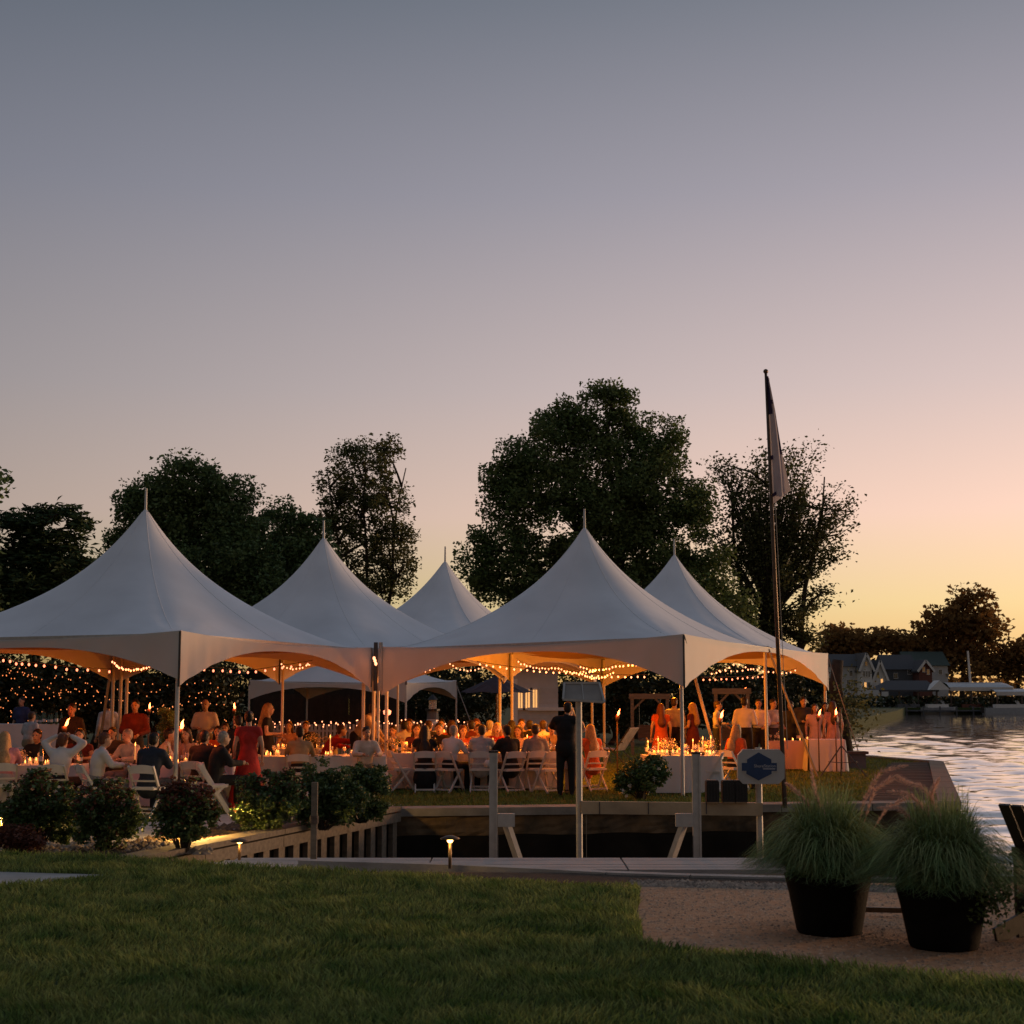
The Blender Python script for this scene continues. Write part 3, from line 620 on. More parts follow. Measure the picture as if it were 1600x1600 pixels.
# ------------------------------------------------------------------ high-peak tents
U = Vector((.4, .9165, 0)); V_ = Vector((-.9165, .4, 0)); SZ = 6.6
A_ = Vector((3.26, 28.46, 0)); B_ = A_ + V_ * SZ
def gprof(t): return .24 * (1 - t) ** 4 + .76 * (1 - t) ** 1.3
def tent(label, bays, peaks, valances, legs, straps=(), finial=.38, ez=3.05, rest_legs=()):
    cen = sum((b[0] + b[1] + b[2] + b[3] for b in bays), Vector()) / (4 * len(bays))
    t = thing('frame_tent', label, 'tent', (cen.x, cen.y, 0), 0, 'white high peak tents')
    for (c, share), pz in zip([(b[:4], b[4]) for b in bays], peaks):
        def fn(u, v, c=c, share=share, pz=pz, off=0.0):
            # finer near the peak
            a0, b0 = 2 * u - 1, 2 * v - 1
            a = math.copysign(abs(a0) ** 1.35, a0); b = math.copysign(abs(b0) ** 1.35, b0)
            u2, v2 = (a + 1) / 2, (b + 1) / 2
            p = (c[0] * (1 - u2) + c[1] * u2) * (1 - v2) + (c[3] * (1 - u2) + c[2] * u2) * v2
            sa, sb = a, b
            if share == 'v1' and b > 0: sb = b * .80
            if share == 'v0' and b < 0: sb = b * .80
            mx = max(abs(sa), abs(sb)); pp = 2.2 + 6 * mx * mx
            r = min(1.0, (abs(sa) ** pp + abs(sb) ** pp) ** (1 / pp)) if mx > 1e-6 else 0
            e = p.z - .10 * (1 - a * a) * abs(b) ** 6 - .10 * (1 - b * b) * abs(a) ** 6
            cr_z = 0.0
            for qa, qb in ((-1, -1), (1, -1), (1, 1), (-1, 1)):
                da, db = abs(a - qa), abs(b - qb); dc_ = math.hypot(da, db); cr_z += .016 * math.sin(22 * math.atan2(db, da + 1e-6) + qa * 2 + qb) * math.exp(-(dc_ / .55) ** 2) * min(1, dc_ * 5) * min(1, min(da, db) * 9)
            return (p.x, p.y, e + (pz - e) * gprof(r) + cr_z + off)
        MB().grid(fn, 76, 76).build('roof_fabric', 'tent_white', t, smooth=True, world=True)
        MB().grid(lambda u, v: fn(u, v, off=-.035), 30, 30).build('lining', 'tent_inside_glow', t, smooth=True, world=True)  # underside of the roof, lamp glow tinted into its colour
        pc = (c[0] + c[1] + c[2] + c[3]) / 4
        for du, dv in ((-1, -1), (1, -1), (1, 1), (-1, 1), (0, -1), (0, 1), (-1, 0), (1, 0)):
            MB().path([fn(.5 + du * .5 * q / 24, .5 + dv * .5 * q / 24, off=.002) for q in range(1, 25)], .007 if du and dv else .0045, 5, cap=False).build('seam', 'tent_white', t, smooth=True, world=True)
        MB().path([(pc.x, pc.y, pz - .15), (pc.x, pc.y, pz + finial)], [.03, .022], 8).build('finial', 'pole_white', t, world=True)
    for (a, b, dm, dc, ex) in valances:
        dr = (b - a); dr.z = 0; nn = Vector((dr.y, -dr.x, 0)).normalized(); ln = dr.length
        def vf(u, v, a=a, b=b, dm=dm, dc=dc, nn=nn, ex=ex, inn=.0):
            p = a.lerp(b, u); e = p.z - .10 * (1 - (2 * u - 1) ** 2) * (1 if ex < 3 else .6); dep = dm + (dc - dm) * abs(2 * u - 1) ** 2.3
            w = (.012 * math.sin(u * 57 + v * 3) + .008 * math.sin(u * 131)) * (.3 + v)
            q = p + nn * (.012 + w * abs(2 * u - 1) - inn)
            return (q.x, q.y, e + .004 - dep * v)
        MB().grid(vf, 72, 8).build('valance', 'tent_valance', t, smooth=True, world=True)
        MB().beam(a + Vector((0, 0, -.06)) - nn * .05, b + Vector((0, 0, -.06)) - nn * .05, .05, .05).build('eave_pipe', 'alu', t, world=True)
    for (a, b, dm, dc, ex) in valances:
        MB().box((a.x, a.y, a.z - dc / 2 - .01), (.035, .035, dc)).build('corner_lacing', 'steel_dark', t, world=True)
    for (p, zt) in legs:
        MB().tube((p.x, p.y, 0), (p.x, p.y, zt), .036, n=10).build('leg', 'pole_white', t, world=True)
        MB().box((p.x, p.y, .012), (.16, .16, .018)).build('foot_plate', 'alu', t, world=True)
        MB().box((p.x, p.y, zt - .03), (.07, .07, .12)).build('corner_fitting', 'steel_dark', t, world=True)
    for a, b in straps:
        MB().beam(a, b, .06, .02).build('guy_strap', 'strap', t, world=True)
    return t
def Z(v, z): return Vector((v.x, v.y, z))
zA = P(1065, 991, A_.y)[2]; zB = P(594, 1011, B_.y)[2]
C1 = A_ + U * SZ; C2 = A_ + U * (2 * SZ); B1 = B_ + U * SZ; B2 = B_ + U * (2 * SZ)
zC1 = P(1192, 1010, C1.y)[2]; zC2 = P(1283, 1021, C2.y)[2]
IN = -.16
def ins(p, q, k=.07): return p.lerp(q, k * .3)
cR1 = (A_ + B1) / 2; cR2 = (C1 + B2) / 2
pzR1 = P(910, 822, cR1.y)[2]; pzR2 = P(1043, 865, cR2.y)[2]
g = .10
A0, B0 = Z(A_, zA), Z(B_ + V_ * -g, zB); Cm, Ce = Z(C1, zC1), Z(C2, zC2); Bm, Be = Z(B1 + V_ * -g, 3.02), Z(B2 + V_ * -g, 3.02)
tent('two-peak white tent on the right, nearest the flagpole', [(B0, A0, Cm, Bm, 'v1'), (Bm, Cm, Ce, Be, 'v0')], [pzR1, pzR2],
     [(B0, A0, .12, 1.0, 2), (A0, Ce, .10, 1.02, 3), (Ce, Be, .12, .9, 2), (Be, Bm, .12, .75, 2), (Bm, B0, .12, .75, 2)],
     [(A_ + V_ * .08 + U * .08, zA - .05), (C1 + V_ * .08, zC1 - .05), (C2 + V_ * .08 - U * .08, zC2 - .05), (B_ - V_ * .18 + U * .08, zB - .05), (B1 - V_ * .16, 3.0), (B2 - V_ * .16, 3.0)],
     [(Z(A_, zA - .04), Vector(G(1133, 1230))), (Z(C1, zC1 - .06), Vector((C1.x + 1.25, C1.y + .9, 0))), (Z(C2, zC2 - .08), Vector((C2.x + .85, C2.y - .1, 0)))])
# left tent
D_ = Vector((-5.43, 24.5, 0)); E_ = B_ + V_ * g - U * .08; Gl = E_ + V_ * SZ; Fl = D_ + V_ * SZ
zD = P(283, 985.5, D_.y)[2]; zE = P(583, 1012, E_.y)[2]; zF = zD - .02; zG = 3.0
cL = (D_ + E_ + Gl + Fl) / 4
d0, e0, g0, f0 = Z(D_, zD), Z(E_, zE), Z(Gl, zG), Z(Fl, zF)
tent('single-peak white tent at the far left, nearest the lawn', [(f0, d0, e0, g0, '')], [P(230, 793, cL.y)[2]],
     [(f0, d0, .13, .80, 2), (d0, e0, .12, .90, 2), (e0, g0, .12, .80, 2), (g0, f0, .12, .8, 2)],
     [(D_ + V_ * .08 + U * .08, zD - .05), (E_ + V_ * .12 - U * .1, zE - .05), (Gl - V_ * .1 - U * .1, zG - .05), (Fl - V_ * .1, zF - .05), (Gl - V_ * .25 - U * .02, zG - .05)],
     [(Z(Gl, zG - .1), Vector(P(155, 1190, Gl.y + 1.5))[:2] and Vector((X(150, Gl.y + 1.2), Gl.y + 1.2, 0)))], ez=3.0)
# middle tent
M0 = B_ + V_ * g + U * .08; Ma = M0 + V_ * (SZ - .1); M1c = M0 + U * SZ; Mb = Ma + U * SZ; M2c = M0 + U * 2 * SZ; Mc = Ma + U * 2 * SZ
cM1 = (M0 + Mb) / 2; cM2 = (M1c + Mc) / 2
m0, ma, m1, mb_, m2, mc = Z(M0, zE), Z(Ma, 3.0), Z(M1c, 3.0), Z(Mb, 3.0), Z(M2c, 3.0), Z(Mc, 3.0)
tent('two-peak white tent in the middle, behind the other two', [(ma, m0, m1, mb_, 'v1'), (mb_, m1, m2, mc, 'v0')], [P(503, 838, cM1.y)[2], P(690, 875, cM2.y)[2]],
     [(ma, m0, .12, .78, 2), (m0, m1, .12, .78, 2), (m1, m2, .12, .8, 2), (m2, mc, .12, .8, 2), (mc, mb_, .12, .8, 2), (mb_, ma, .12, .8, 2)],
     [(M0 + V_ * .1 + U * .14, zE - .05), (Ma - V_ * .1 + U * .1, 2.95), (M1c + V_ * .1, 2.95), (Mb - V_ * .1, 2.95), (M2c + V_ * .1 - U * .1, 2.95), (Mc - V_ * .1 - U * .1, 2.95)])
# small tent further back
Ns = Vector((X(634, 52), 52, 0)); Nr = Ns + U * 4.0; Nl = Ns + V_ * 6.4; Nb = Nr + V_ * 6.4
ns, nr, nl, nb = Z(Ns, P(634, 1066, 52)[2]), Z(Nr, P(700, 1063, Nr.y)[2]), Z(Nl, 2.45), Z(Nb, 2.45)
tent('small white tent in the background behind the middle tent', [(nl, ns, nr, nb, '')], [4.35], [(nl, ns, .12, .72, 2), (ns, nr, .12, .72, 2), (nr, nb, .12, .72, 2), (nb, nl, .12, .72, 2)],
     [(Ns, 2.35), (Nr, 2.35), (Nl, 2.35), (Nb, 2.35)], [(Z(Nr, 2.3), Vector((Nr.x + .9, Nr.y - .3, 0)))], finial=.2)
# gutter post where three tents meet
gp = thing('gutter_post', 'dark metal corner post where the three tents meet', 'post', (B_.x + .02, B_.y, 0))
for dx, mm in ((-.05, 'steel_dark'), (.05, 'alu')): MB().box((dx, -.06, 2.5), (.08, .08, 1.0)).build('sleeve', mm, gp)
MB().tube((0, .05, 0), (0, .05, 2.1), .03).build('post_shaft', 'pole_white', gp)

# ------------------------------------------------------------------ string lights and their glow
def string(label, pts, n, sag=.25, m='bulb_warm', r=.018, lights=(), group='string lights in the tents', drop=.045, jit=.012):
    a0 = Vector(pts[0]); t = thing('string_light', label, 'string light', tuple(a0), 0, group)
    path = []; seg = len(pts) - 1
    for i in range(seg):
        a, b = Vector(pts[i]), Vector(pts[i + 1]); k = 10
        for j in range(k + (1 if i == seg - 1 else 0)):
            u = j / k; p = a.lerp(b, u); p.z -= sag * 4 * u * (1 - u); path.append(p)
    MB().path(path, .006, 4, cap=False).build('wire', 'wire', t, world=True)
    mb = MB(); tot = len(path) - 1
    for i in range(n):
        u = (i + .5) / n * tot; k = int(u); p = path[k].lerp(path[min(k + 1, tot)], u - k); p = p + Vector((random.uniform(-jit, jit), random.uniform(-.01, .01), -drop - random.uniform(0, .015) + random.uniform(-jit, jit)))
        mb.ell(p, (r, r, r * 1.3), 6, 4)
    mb.build('bulbs', m, t, smooth=True, world=True, kind='stuff')
    for (q, pw, c) in lights: lamp('bulb_light', q, pw, c, .12, t)
    return t
WARM = (1.0, .17, .004); AMB = (1.0, .27, .014)
def at(c, z): return (c.x, c.y, z)
hA = Z(A_ + V_ * .3 + U * .3, zA - .28); hB = Z(B_ - V_ * .4 + U * .3, 2.72); hB1 = Z(B1 - V_ * .3, 2.78); hC1 = Z(C1 + V_ * .3, 2.8); hC2 = Z(C2 + V_ * .3 - U * .4, 2.72); hB2 = Z(B2 - V_ * .3, 2.75)
string('string of bulbs hanging along the near eave of the right tent', [Vector(P(745, 1033, 31.5)), Vector(P(880, 1047, 32)), Vector(P(1012, 1054, 31.2))], 26, .04, lights=[(at(cR1 - U * .9 + V_ * .9, 2.25), 240, AMB), (at(cR1 - U * .5 - V_ * 1.4, 2.25), 210, AMB)])
string('string of bulbs from the inner pole to the middle of the right tent', [hB1, Vector(P(870, 1040, 34)), Vector(P(932, 1044, 34.5))], 26, .08)
string('string of bulbs crossing the right tent towards its right corner', [Vector(P(905, 1038, 36)), Vector(P(965, 1036, 33)), hA], 24, .1)
string('swag of bulbs gathered at the pole in the right tent', [Vector(P(905, 1046, 35)), Vector(P(930, 1056, 35)), Vector(P(960, 1046, 35))], 14, .05, lights=[(at(cR1 + U * 1.6, 2.5), 210, AMB)])
string('string of bulbs along the right side of the right tent', [Vector(P(1095, 1058, 33.2)), Vector(P(1195, 1054, 38))], 12, .02, 'bulb_red')
string('upper string of bulbs under the far peak of the right tent', [Vector(P(1108, 1050, 36)), Vector(P(1150, 1033, 37)), Vector(P(1205, 1047, 39)), Vector(P(1245, 1044, 40))], 18, .05, lights=[(at(cR2, 2.3), 210, AMB)])
string('short string of bulbs under the far peak of the right tent', [Vector(P(1120, 1044, 38)), Vector(P(1190, 1040, 39))], 8, .05)
string('string of bulbs along the front eave of the left tent', [Vector(P(-10, 1024, 26.8)), Vector(P(60, 1036, 27.5)), Vector(P(178, 1045, 29.5))], 14, .02, 'bulb_red', r=.022, lights=[(at(cL, 2.1), 36, WARM), (at(cL - U * 1.6, 1.9), 20, WARM)])
string('bright coil of bulbs at the inner pole of the left tent', [Vector(P(175, 1028, 29.0)), Vector(P(190, 1040, 29.2)), Vector(P(212, 1041, 29.2)), Vector(P(236, 1037, 29.2))], 17, .03)
string('string of bulbs along the right side of the left tent', [Vector(P(312, 1042, 26.5)), Vector(P(400, 1046, 28)), Vector(P(488, 1032, 29.6))], 13, .0, 'bulb_red', r=.020)
string('string of bulbs under the first peak of the middle tent', [Z(M0 + V_ * .5 + U * .4, 2.75), at(cM1, 2.95), Z(Mb, 2.8)], 26, .25, lights=[(at(cM1, 2.2), 80, WARM)])
string('string of bulbs under the second peak of the middle tent', [Z(M1c + V_ * .4, 2.75), at(cM2, 2.95), Z(Mc, 2.75)], 24, .25, lights=[(at(cM2, 2.3), 75, WARM)])
string('short string of bulbs on the post where the tents meet', [Vector(P(584, 1022, 30.7)), Vector(P(587, 1035, 30.7))], 3, 0.0, r=.03)
for k, (y0, y1, xs) in enumerate(((1122, 1129, (395, 735)), (1127, 1122, (400, 730)), (1131, 1126, (405, 720)))):
    string('string of fairy lights along the white picket fence, ' + ('top strand', 'middle strand', 'lowest strand')[k], [Vector(P(xs[0] + (xs[1] - xs[0]) * i / 8, y0 + (y1 - y0) * i / 8 + random.uniform(-2, 2), 46.8)) for i in range(9)], 30, .05, 'bulb_warm', r=.018, group='fairy lights on the picket fence', jit=.07)
random.seed(11)
for k, (xa, ya, xb, yb) in enumerate([(-10, 1050, 60, 1050), (-10, 1068, 150, 1062), (0, 1085, 95, 1075), (10, 1040, 110, 1060), (70, 1085, 180, 1070), (-10, 1100, 60, 1105), (90, 1095, 190, 1080), (120, 1060, 250, 1075),
                                      (200, 1070, 345, 1062), (240, 1098, 350, 1092), (190, 1112, 275, 1098), (285, 1128, 400, 1120), (300, 1082, 360, 1075), (0, 1125, 70, 1118), (285, 1140, 330, 1138)]):
    ps = [Vector(P(xa + (xb - xa) * i / 4 + random.uniform(-6, 6), ya + (yb - ya) * i / 4 + random.uniform(-9, 9), 43.2 + random.uniform(-.4, .4))) for i in range(5)]
    if k == 12: q = 'short'
    string('fairy lights wound through the dark hedge left of the tents', ps, 12 if k > 6 else 16, .10, 'bulb_small', r=.0145, group='fairy lights in the hedge', jit=.10)

# ------------------------------------------------------------------ trees
rng = np.random.default_rng(21)
tree('broadleaf_tree', 'tallest dense green tree behind the right tent', 930, 66, [(940, 680, 80, 70), (860, 720, 75, 70), (1020, 720, 62, 75), (800, 770, 55, 55), (900, 800, 110, 90), (1040, 830, 75, 95), (985, 780, 70, 80), (770, 860, 50, 55),
      (840, 900, 90, 80), (960, 900, 110, 90), (1085, 920, 62, 90), (745, 905, 32, 28), (1090, 800, 34, 50), (1130, 965, 45, 60), (905, 985, 120, 70), (1050, 1010, 90, 60), (955, 628, 36, 28), (885, 655, 40, 30), (790, 745, 32, 28)],
     760, 150000, .165, 'leaf_mid', .64, .42, .25, trunk_px=985, twigs=.35)
tree('airy_tree', 'airy feathery tree with many bare limbs right of the tallest tree', 1215, 70, [(1160, 745, 55, 50), (1230, 725, 62, 48), (1290, 775, 50, 55), (1220, 800, 75, 60), (1310, 835, 42, 42), (1150, 830, 55, 70), (1260, 870, 60, 50), (1190, 900, 70, 70),
      (1285, 925, 32, 36), (1230, 970, 52, 52), (1160, 990, 60, 60), (1270, 990, 26, 30), (1335, 800, 22, 22), (1130, 725, 26, 26), (1250, 1020, 45, 40)],
     420, 29000, .17, 'leaf_airy', .52, .36, .12, trunk_px=1205, multi=3, fan=190, forkz=.36)
tree('slender_tree', 'open crowned tree with sky showing through, behind the middle tent', 565, 76, [(570, 722, 55, 38), (530, 775, 48, 45), (605, 775, 42, 48), (565, 790, 55, 55), (520, 820, 36, 34), (585, 850, 62, 50), (625, 840, 24, 30), (545, 880, 45, 40), (620, 890, 34, 34), (595, 915, 50, 34), (545, 700, 24, 14), (600, 702, 26, 16)],
     330, 20000, .17, 'leaf_airy', .48, .3, .1, twigs=.7, multi=3)
tree('round_tree', 'broad round dark tree behind the left tent', 300, 60, [(285, 760, 62, 42), (230, 790, 42, 45), (345, 790, 58, 45), (300, 830, 95, 55), (385, 840, 38, 48), (225, 850, 48, 40), (350, 890, 85, 60), (270, 900, 90, 60), (195, 880, 26, 34), (400, 920, 50, 60), (320, 960, 110, 50), (185, 845, 14, 16)],
     480, 85000, .16, 'leaf_dark', .58, .35, .2, twigs=.3)
tree('low_tree', 'low dark tree between the round tree and the open crowned tree', 450, 62, [(450, 815, 36, 28), (440, 870, 46, 45), (480, 890, 34, 50), (430, 930, 50, 40), (470, 950, 50, 45), (495, 850, 20, 34)], 170, 28000, .16, 'leaf_dark', .55, .22, .2, twigs=.25)
# conifer at the left edge: flat plates of needles
def conifer(label, px, Y, plates, n, m='leaf_pine'):
    base = (X(px, Y, 0), Y, 0); s = Y / F_PX; root = thing('pine_tree', label, 'tree', base); cs = []; tb = MB()
    top = max(P(p[0], p[1], Y)[2] for p in plates)
    tb.path([(0, 0, 0), (.1, 0, top * .5), (0, .1, top * .98)], [.22, .15, .03], 7)
    tot = sum(p[2] * p[3] for p in plates)
    for (cx, cy, rx, ry) in plates:
        c = np.array(P(cx, cy, Y)) - np.array(base); c[1] = rng.uniform(-1, 1) * .5; k = max(40, int(n * rx * ry / tot))
        q = in_ell(k, .5) * np.array([rx * s, rx * s * .9, ry * s]); q[:, 2] += .18 * np.abs(q[:, 0]) * np.sign(rng.normal(size=k)) * .3
        cl = in_ell(max(6, int(rx * .6)), .4) * np.array([rx * s, rx * s * .9, ry * s]); w = cl[rng.integers(0, len(cl), k)] + rng.normal(size=(k, 3)) * np.array([.22, .22, .09])
        cs.append(c + np.where(rng.random((k, 1)) < .75, w, q))
        tb.path([(0, 0, max(.3, c[2] - .6)), tuple(c * np.array([.5, .5, 1]) + np.array([0, 0, -.15])), tuple(c)], [.07, .05, .02], 5)
    put('crown', leaf_mesh('crown', np.vstack(cs), .26, m, .35, 3.4), root); tb.build('trunk', 'bark', root, smooth=True); return root
conifer('dark pine with flat drooping boughs at the left edge behind the tent', 45, 46, [(65, 800, 36, 10), (112, 800, 14, 10), (30, 818, 45, 14), (125, 820, 22, 9), (60, 840, 60, 12), (100, 855, 30, 10), (30, 865, 55, 18), (70, 885, 60, 18), (120, 880, 22, 14), (20, 915, 60, 26), (80, 920, 60, 26), (50, 960, 90, 34), (-30, 900, 50, 80), (110, 960, 50, 30)], 24000)
tree('edge_tree', 'tip of a tree reaching in at the far left edge of the picture', -60, 44, [(-18, 760, 20, 24), (-40, 800, 30, 40), (-60, 880, 50, 60), (-70, 960, 60, 60)], 80, 6000, .2, 'leaf_dark', .45, .2, .2)
tree('understory_tree', 'dark bushy tree low behind the round tree and the pine', 150, 52, [(150, 900, 28, 26), (140, 935, 40, 34), (175, 960, 50, 36), (110, 975, 40, 30)], 90, 8000, .2, 'leaf_dark', .45, .15, .2, twigs=.2)
# dark shrubbery closing the view behind the tents
DK = [(760, 72, 90, 985), (660, 73, 80, 990), (370, 66, 75, 1000), (470, 68, 60, 1025), (570, 67, 60, 1030), (640, 66, 50, 1040), (-60, 44.6, 70, 1020), (20, 45, 60, 1010), (95, 44.5, 60, 1025), (170, 45, 60, 1030), (245, 44.5, 60, 1030), (315, 45, 50, 1015), (700, 63, 70, 1035), (880, 60, 50, 1055), (960, 58, 60, 1020), (1040, 60, 70, 1010), (1120, 58, 60, 1020), (1200, 60, 55, 1015), (1262, 62, 34, 1025)]
SPOT = ['tall one behind the umbrella', 'tall one right of the small tent', 'left of the small tent', 'behind the small tent', 'behind the cedar cabin', 'right of the cedar cabin', 'at the left edge', 'behind the seated man in the pale shirt', 'behind the bottle table', 'behind the left tent pole', 'behind the maroon shirt', 'behind the bald man', 'behind the navy umbrella', 'behind the lit house window', 'behind the swing frames', 'in the gap right of the standing suit', 'behind the white shirts', 'under the far peak of the right tent', 'at the right end by the lake']
for i, (px, Y, rx, ty) in enumerate(DK):
    cy = (ty + 1150) / 2; ry = (1150 - ty) / 2
    tree('hedge_shrub', 'dark shrub in the hedge behind the tents, ' + SPOT[i], px, Y, [(px, cy, rx, ry), (px - rx * .5, cy + 8, rx * .6, ry * .8), (px + rx * .5, cy + 5, rx * .6, ry * .8)], 110, 6500, .17, 'leaf_hedge', .36, .1, .1, group='dark shrubs behind the tents', twigs=.1, cat='shrub')
# far shore trees
FAR = [('round low tree on the far shore above the gabled house', 1362, [(1350, 1005, 40, 18), (1385, 1000, 30, 16), (1330, 1015, 30, 20)]), ('low ragged trees on the far shore behind the dark roof', 1425, [(1415, 1010, 28, 16), (1440, 1015, 26, 16)]),
       ('tall two-lobed tree standing over the far shore houses', 1505, [(1525, 955, 34, 36), (1465, 970, 34, 28), (1500, 985, 60, 34), (1535, 1000, 38, 40), (1480, 1010, 40, 30), (1510, 1040, 60, 30), (1515, 930, 20, 14)]),
       ('dark tree on the far shore at the right edge of the picture', 1590, [(1592, 1020, 22, 20), (1575, 1045, 26, 22), (1615, 1030, 40, 34)]), ('scrubby tree on the far shore beside the lakeside trunk', 1310, [(1310, 1000, 22, 20), (1300, 1030, 26, 26)])]
for i, (lb, px, lo) in enumerate(FAR):
    tree('far_tree', lb, px, 262, lo, 150 if i == 2 else 60, 7500 if i == 2 else 2600, .95, 'leaf_far_glow', 1.9, .5, .15, group='trees on the far shore', twigs=.35)
sh_ = MB()
tag(put('far_wood', leaf_mesh('far_wood', np.stack([rng.uniform(40, 200, 6500), rng.uniform(285, 300, 6500), rng.random(6500) ** .8 * 5.0], 1), 1.2, 'leaf_far_glow')), 'dark band of woods behind the far shore houses', kind='stuff')

# ------------------------------------------------------------------ shrubs round the slip
def shrub(label, px, Y, lobes, n, m, leaf=.055, m2=None, frac=0.0, group='clipped shrubs along the walkway', z=0.0):
    base = (X(px, Y, .3), Y, z); s = Y / F_PX; Ls = []
    for (cx, cy, rx, ry) in lobes:
        p = P(cx, cy, Y); Ls.append((p[0] - base[0], rng.uniform(-.1, .1), p[2] - z, rx * s, rx * s * .9, ry * s))
    Ls = [(a, b, c, d * 1.14, e * 1.14, f * 1.1) for a, b, c, d, e, f in Ls]; cl, C = crown_points(Ls, 190, int(n * 1.5), .085); C = C[C[:, 2] > .03]
    t = thing('shrub', label, 'shrub', base, 0, group)
    if m2:
        zt = C[:, 2]; k = rng.random(len(C)) < np.clip((zt - np.percentile(zt, 35)) / (np.ptp(zt) * .5), .05, 1) * frac
        put('red_leaves', leaf_mesh('red_leaves', C[k], leaf, m2), t); C = C[~k]
    put('leaves', leaf_mesh('leaves', C, leaf, m), t)
    tb = MB()
    for i in rng.permutation(len(cl))[:26]:
        c = cl[i]; tb.path([(c[0] * .12, c[1] * .12, 0), (c[0] * .5, c[1] * .5, c[2] * .55), tuple(c)], [.012, .008, .004], 4, cap=False)
    tb.build('stems', 'bark', t); return t
shrub('rounded green shrub left of the walkway, leftmost of the front row', 62, 18.9, [(62, 1258, 46, 50), (40, 1280, 38, 34), (85, 1275, 36, 40)], 9000, 'leaf_shrub', m2='leaf_red', frac=.25)
shrub('green shrub with reddish tips, second of the front row', 165, 18.7, [(165, 1262, 44, 44), (150, 1285, 30, 34), (185, 1280, 32, 34)], 8000, 'leaf_shrub', m2='leaf_red', frac=.55)
shrub('red-topped shrub beside the lit walkway', 287, 18.5, [(287, 1258, 42, 38), (270, 1275, 28, 30), (308, 1268, 30, 32), (288, 1292, 26, 20)], 7500, 'leaf_shrub', m2='leaf_red', frac=.9)
shrub('leafy green shrub in front of the red dress', 420, 21.2, [(420, 1245, 40, 42), (400, 1262, 34, 34), (445, 1250, 30, 40)], 9000, 'leaf_shrub', m2='leaf_red', frac=.3)
shrub('dense dark green shrub behind the wooden post', 505, 21.8, [(505, 1235, 42, 46), (490, 1258, 40, 36), (530, 1245, 34, 42)], 9500, 'leaf_shrub')
shrub('dense dark shrub at the corner of the slip', 568, 23.0, [(568, 1228, 34, 42), (552, 1250, 34, 36), (585, 1240, 20, 40)], 9000, 'leaf_shrub')
shrub('low russet mound at the far left edge of the bed', 18, 18.3, [(15, 1308, 34, 14), (40, 1315, 24, 10)], 2600, 'leaf_red', leaf=.045)
rs = shrub('dark rose bush with white blooms in front of the candle table', 1003, 27.6, [(1003, 1212, 30, 24), (985, 1225, 22, 16), (1022, 1205, 20, 22)], 4200, 'leaf_shrub', leaf=.07, group='shrubs by the right tent')
for i, (dx, dz) in enumerate([(-.24, .28), (-.3, .12), (.05, .5), (-.05, .62), (.2, .42), (-.36, .2), (.12, .3), (-.18, .5), (.28, .6)]):
    put('bloom', leaf_mesh('bloom', rng.normal(size=(26, 3)) * .018 + np.array([dx, -.24, dz]), .034, 'rose'), rs)
shrub('small leafy sapling lit yellow beside the left torch', 268, 34.0, [(266, 1140, 16, 20), (262, 1118, 8, 14), (272, 1155, 14, 14)], 1800, 'fgrass', leaf=.1, group='plants between the tables')

# ------------------------------------------------------------------ path lights
def path_light(label, px, py, Y_=None, z=.02, power=3.0, h=.42, lit='copper_lamp', col=(1.0, .55, .13)):
    p = G(px, py, z); t = thing('path_light', label, 'path light', p, 0, 'garden path lights')
    MB().tube((0, 0, 0), (0, 0, h * .86), .017, n=8).build('stem', 'copper_lamp', t, smooth=True)
    MB().lathe([(.012, h * .80), (.03, h * .86), (.03, h * .90)], 10).build('socket', 'lamp_glow', t, smooth=True)
    MB().lathe([(.005, h + .018), (.04, h + .012), (.10, h - .012), (.098, h - .02), (.03, h - .005)], 16).build('hat', 'bronze', t, smooth=True)
    lamp('lamp_light', (p[0] - .02, p[1] - .06, p[2] + h * .86), power, col, .02, t)
path_light('mushroom path light at the lawn edge in front of the boat slip', 703, 1357, z=.2, h=.31, power=1.2)
path_light('mushroom path light at the lawn edge near the timber bulkhead', 374, 1344, z=.2, h=.21, power=1.2)
path_light('path light glowing on the walkway between the shrubs', 377, 1301, h=.36, power=55)
path_light('path light behind the red-topped shrub', 312, 1313, h=.28, power=110)
path_light('path light by the corner of the slip', 574, 1272, h=.30, power=34)
path_light('path light at the far left behind the shrubs', 2, 1312, h=.32, power=30)

# ------------------------------------------------------------------ flagpole
Yf = 26.0; fb = Vector(G(1228, 1256, .0)); fb = Vector((X(1226.5, Yf, .0), Yf, 0)); ft = Vector(P(1196.5, 583, Yf))
fp = thing('flagpole', 'tall dark flagpole leaning slightly, beside the lake', 'flagpole', tuple(fb))
MB().path([fb, fb.lerp(ft, .5), ft], [.042, .034, .024], 10).build('pole', 'bronze', fp, smooth=True, world=True)
MB().ell(ft + Vector((0, 0, .03)), (.045, .045, .045), 10, 8).build('ball', 'bronze', fp, smooth=True, world=True)
MB().path([ft + Vector((.05, -.03, -.1)), fb.lerp(ft, .5) + Vector((.07, -.03, 0)), fb + Vector((.06, -.03, 1.0))], .006, 4).build('halyard', 'strap', fp, world=True)
fl = thing('flag', 'limp pale flag with purple edge hanging on the flagpole', 'flag', tuple(ft))
edge = [(1197, 588), (1199, 640), (1201, 700), (1203, 760), (1205, 790)]; out = [(1201, 588), (1212, 640), (1222, 700), (1231, 745), (1236, 766)]
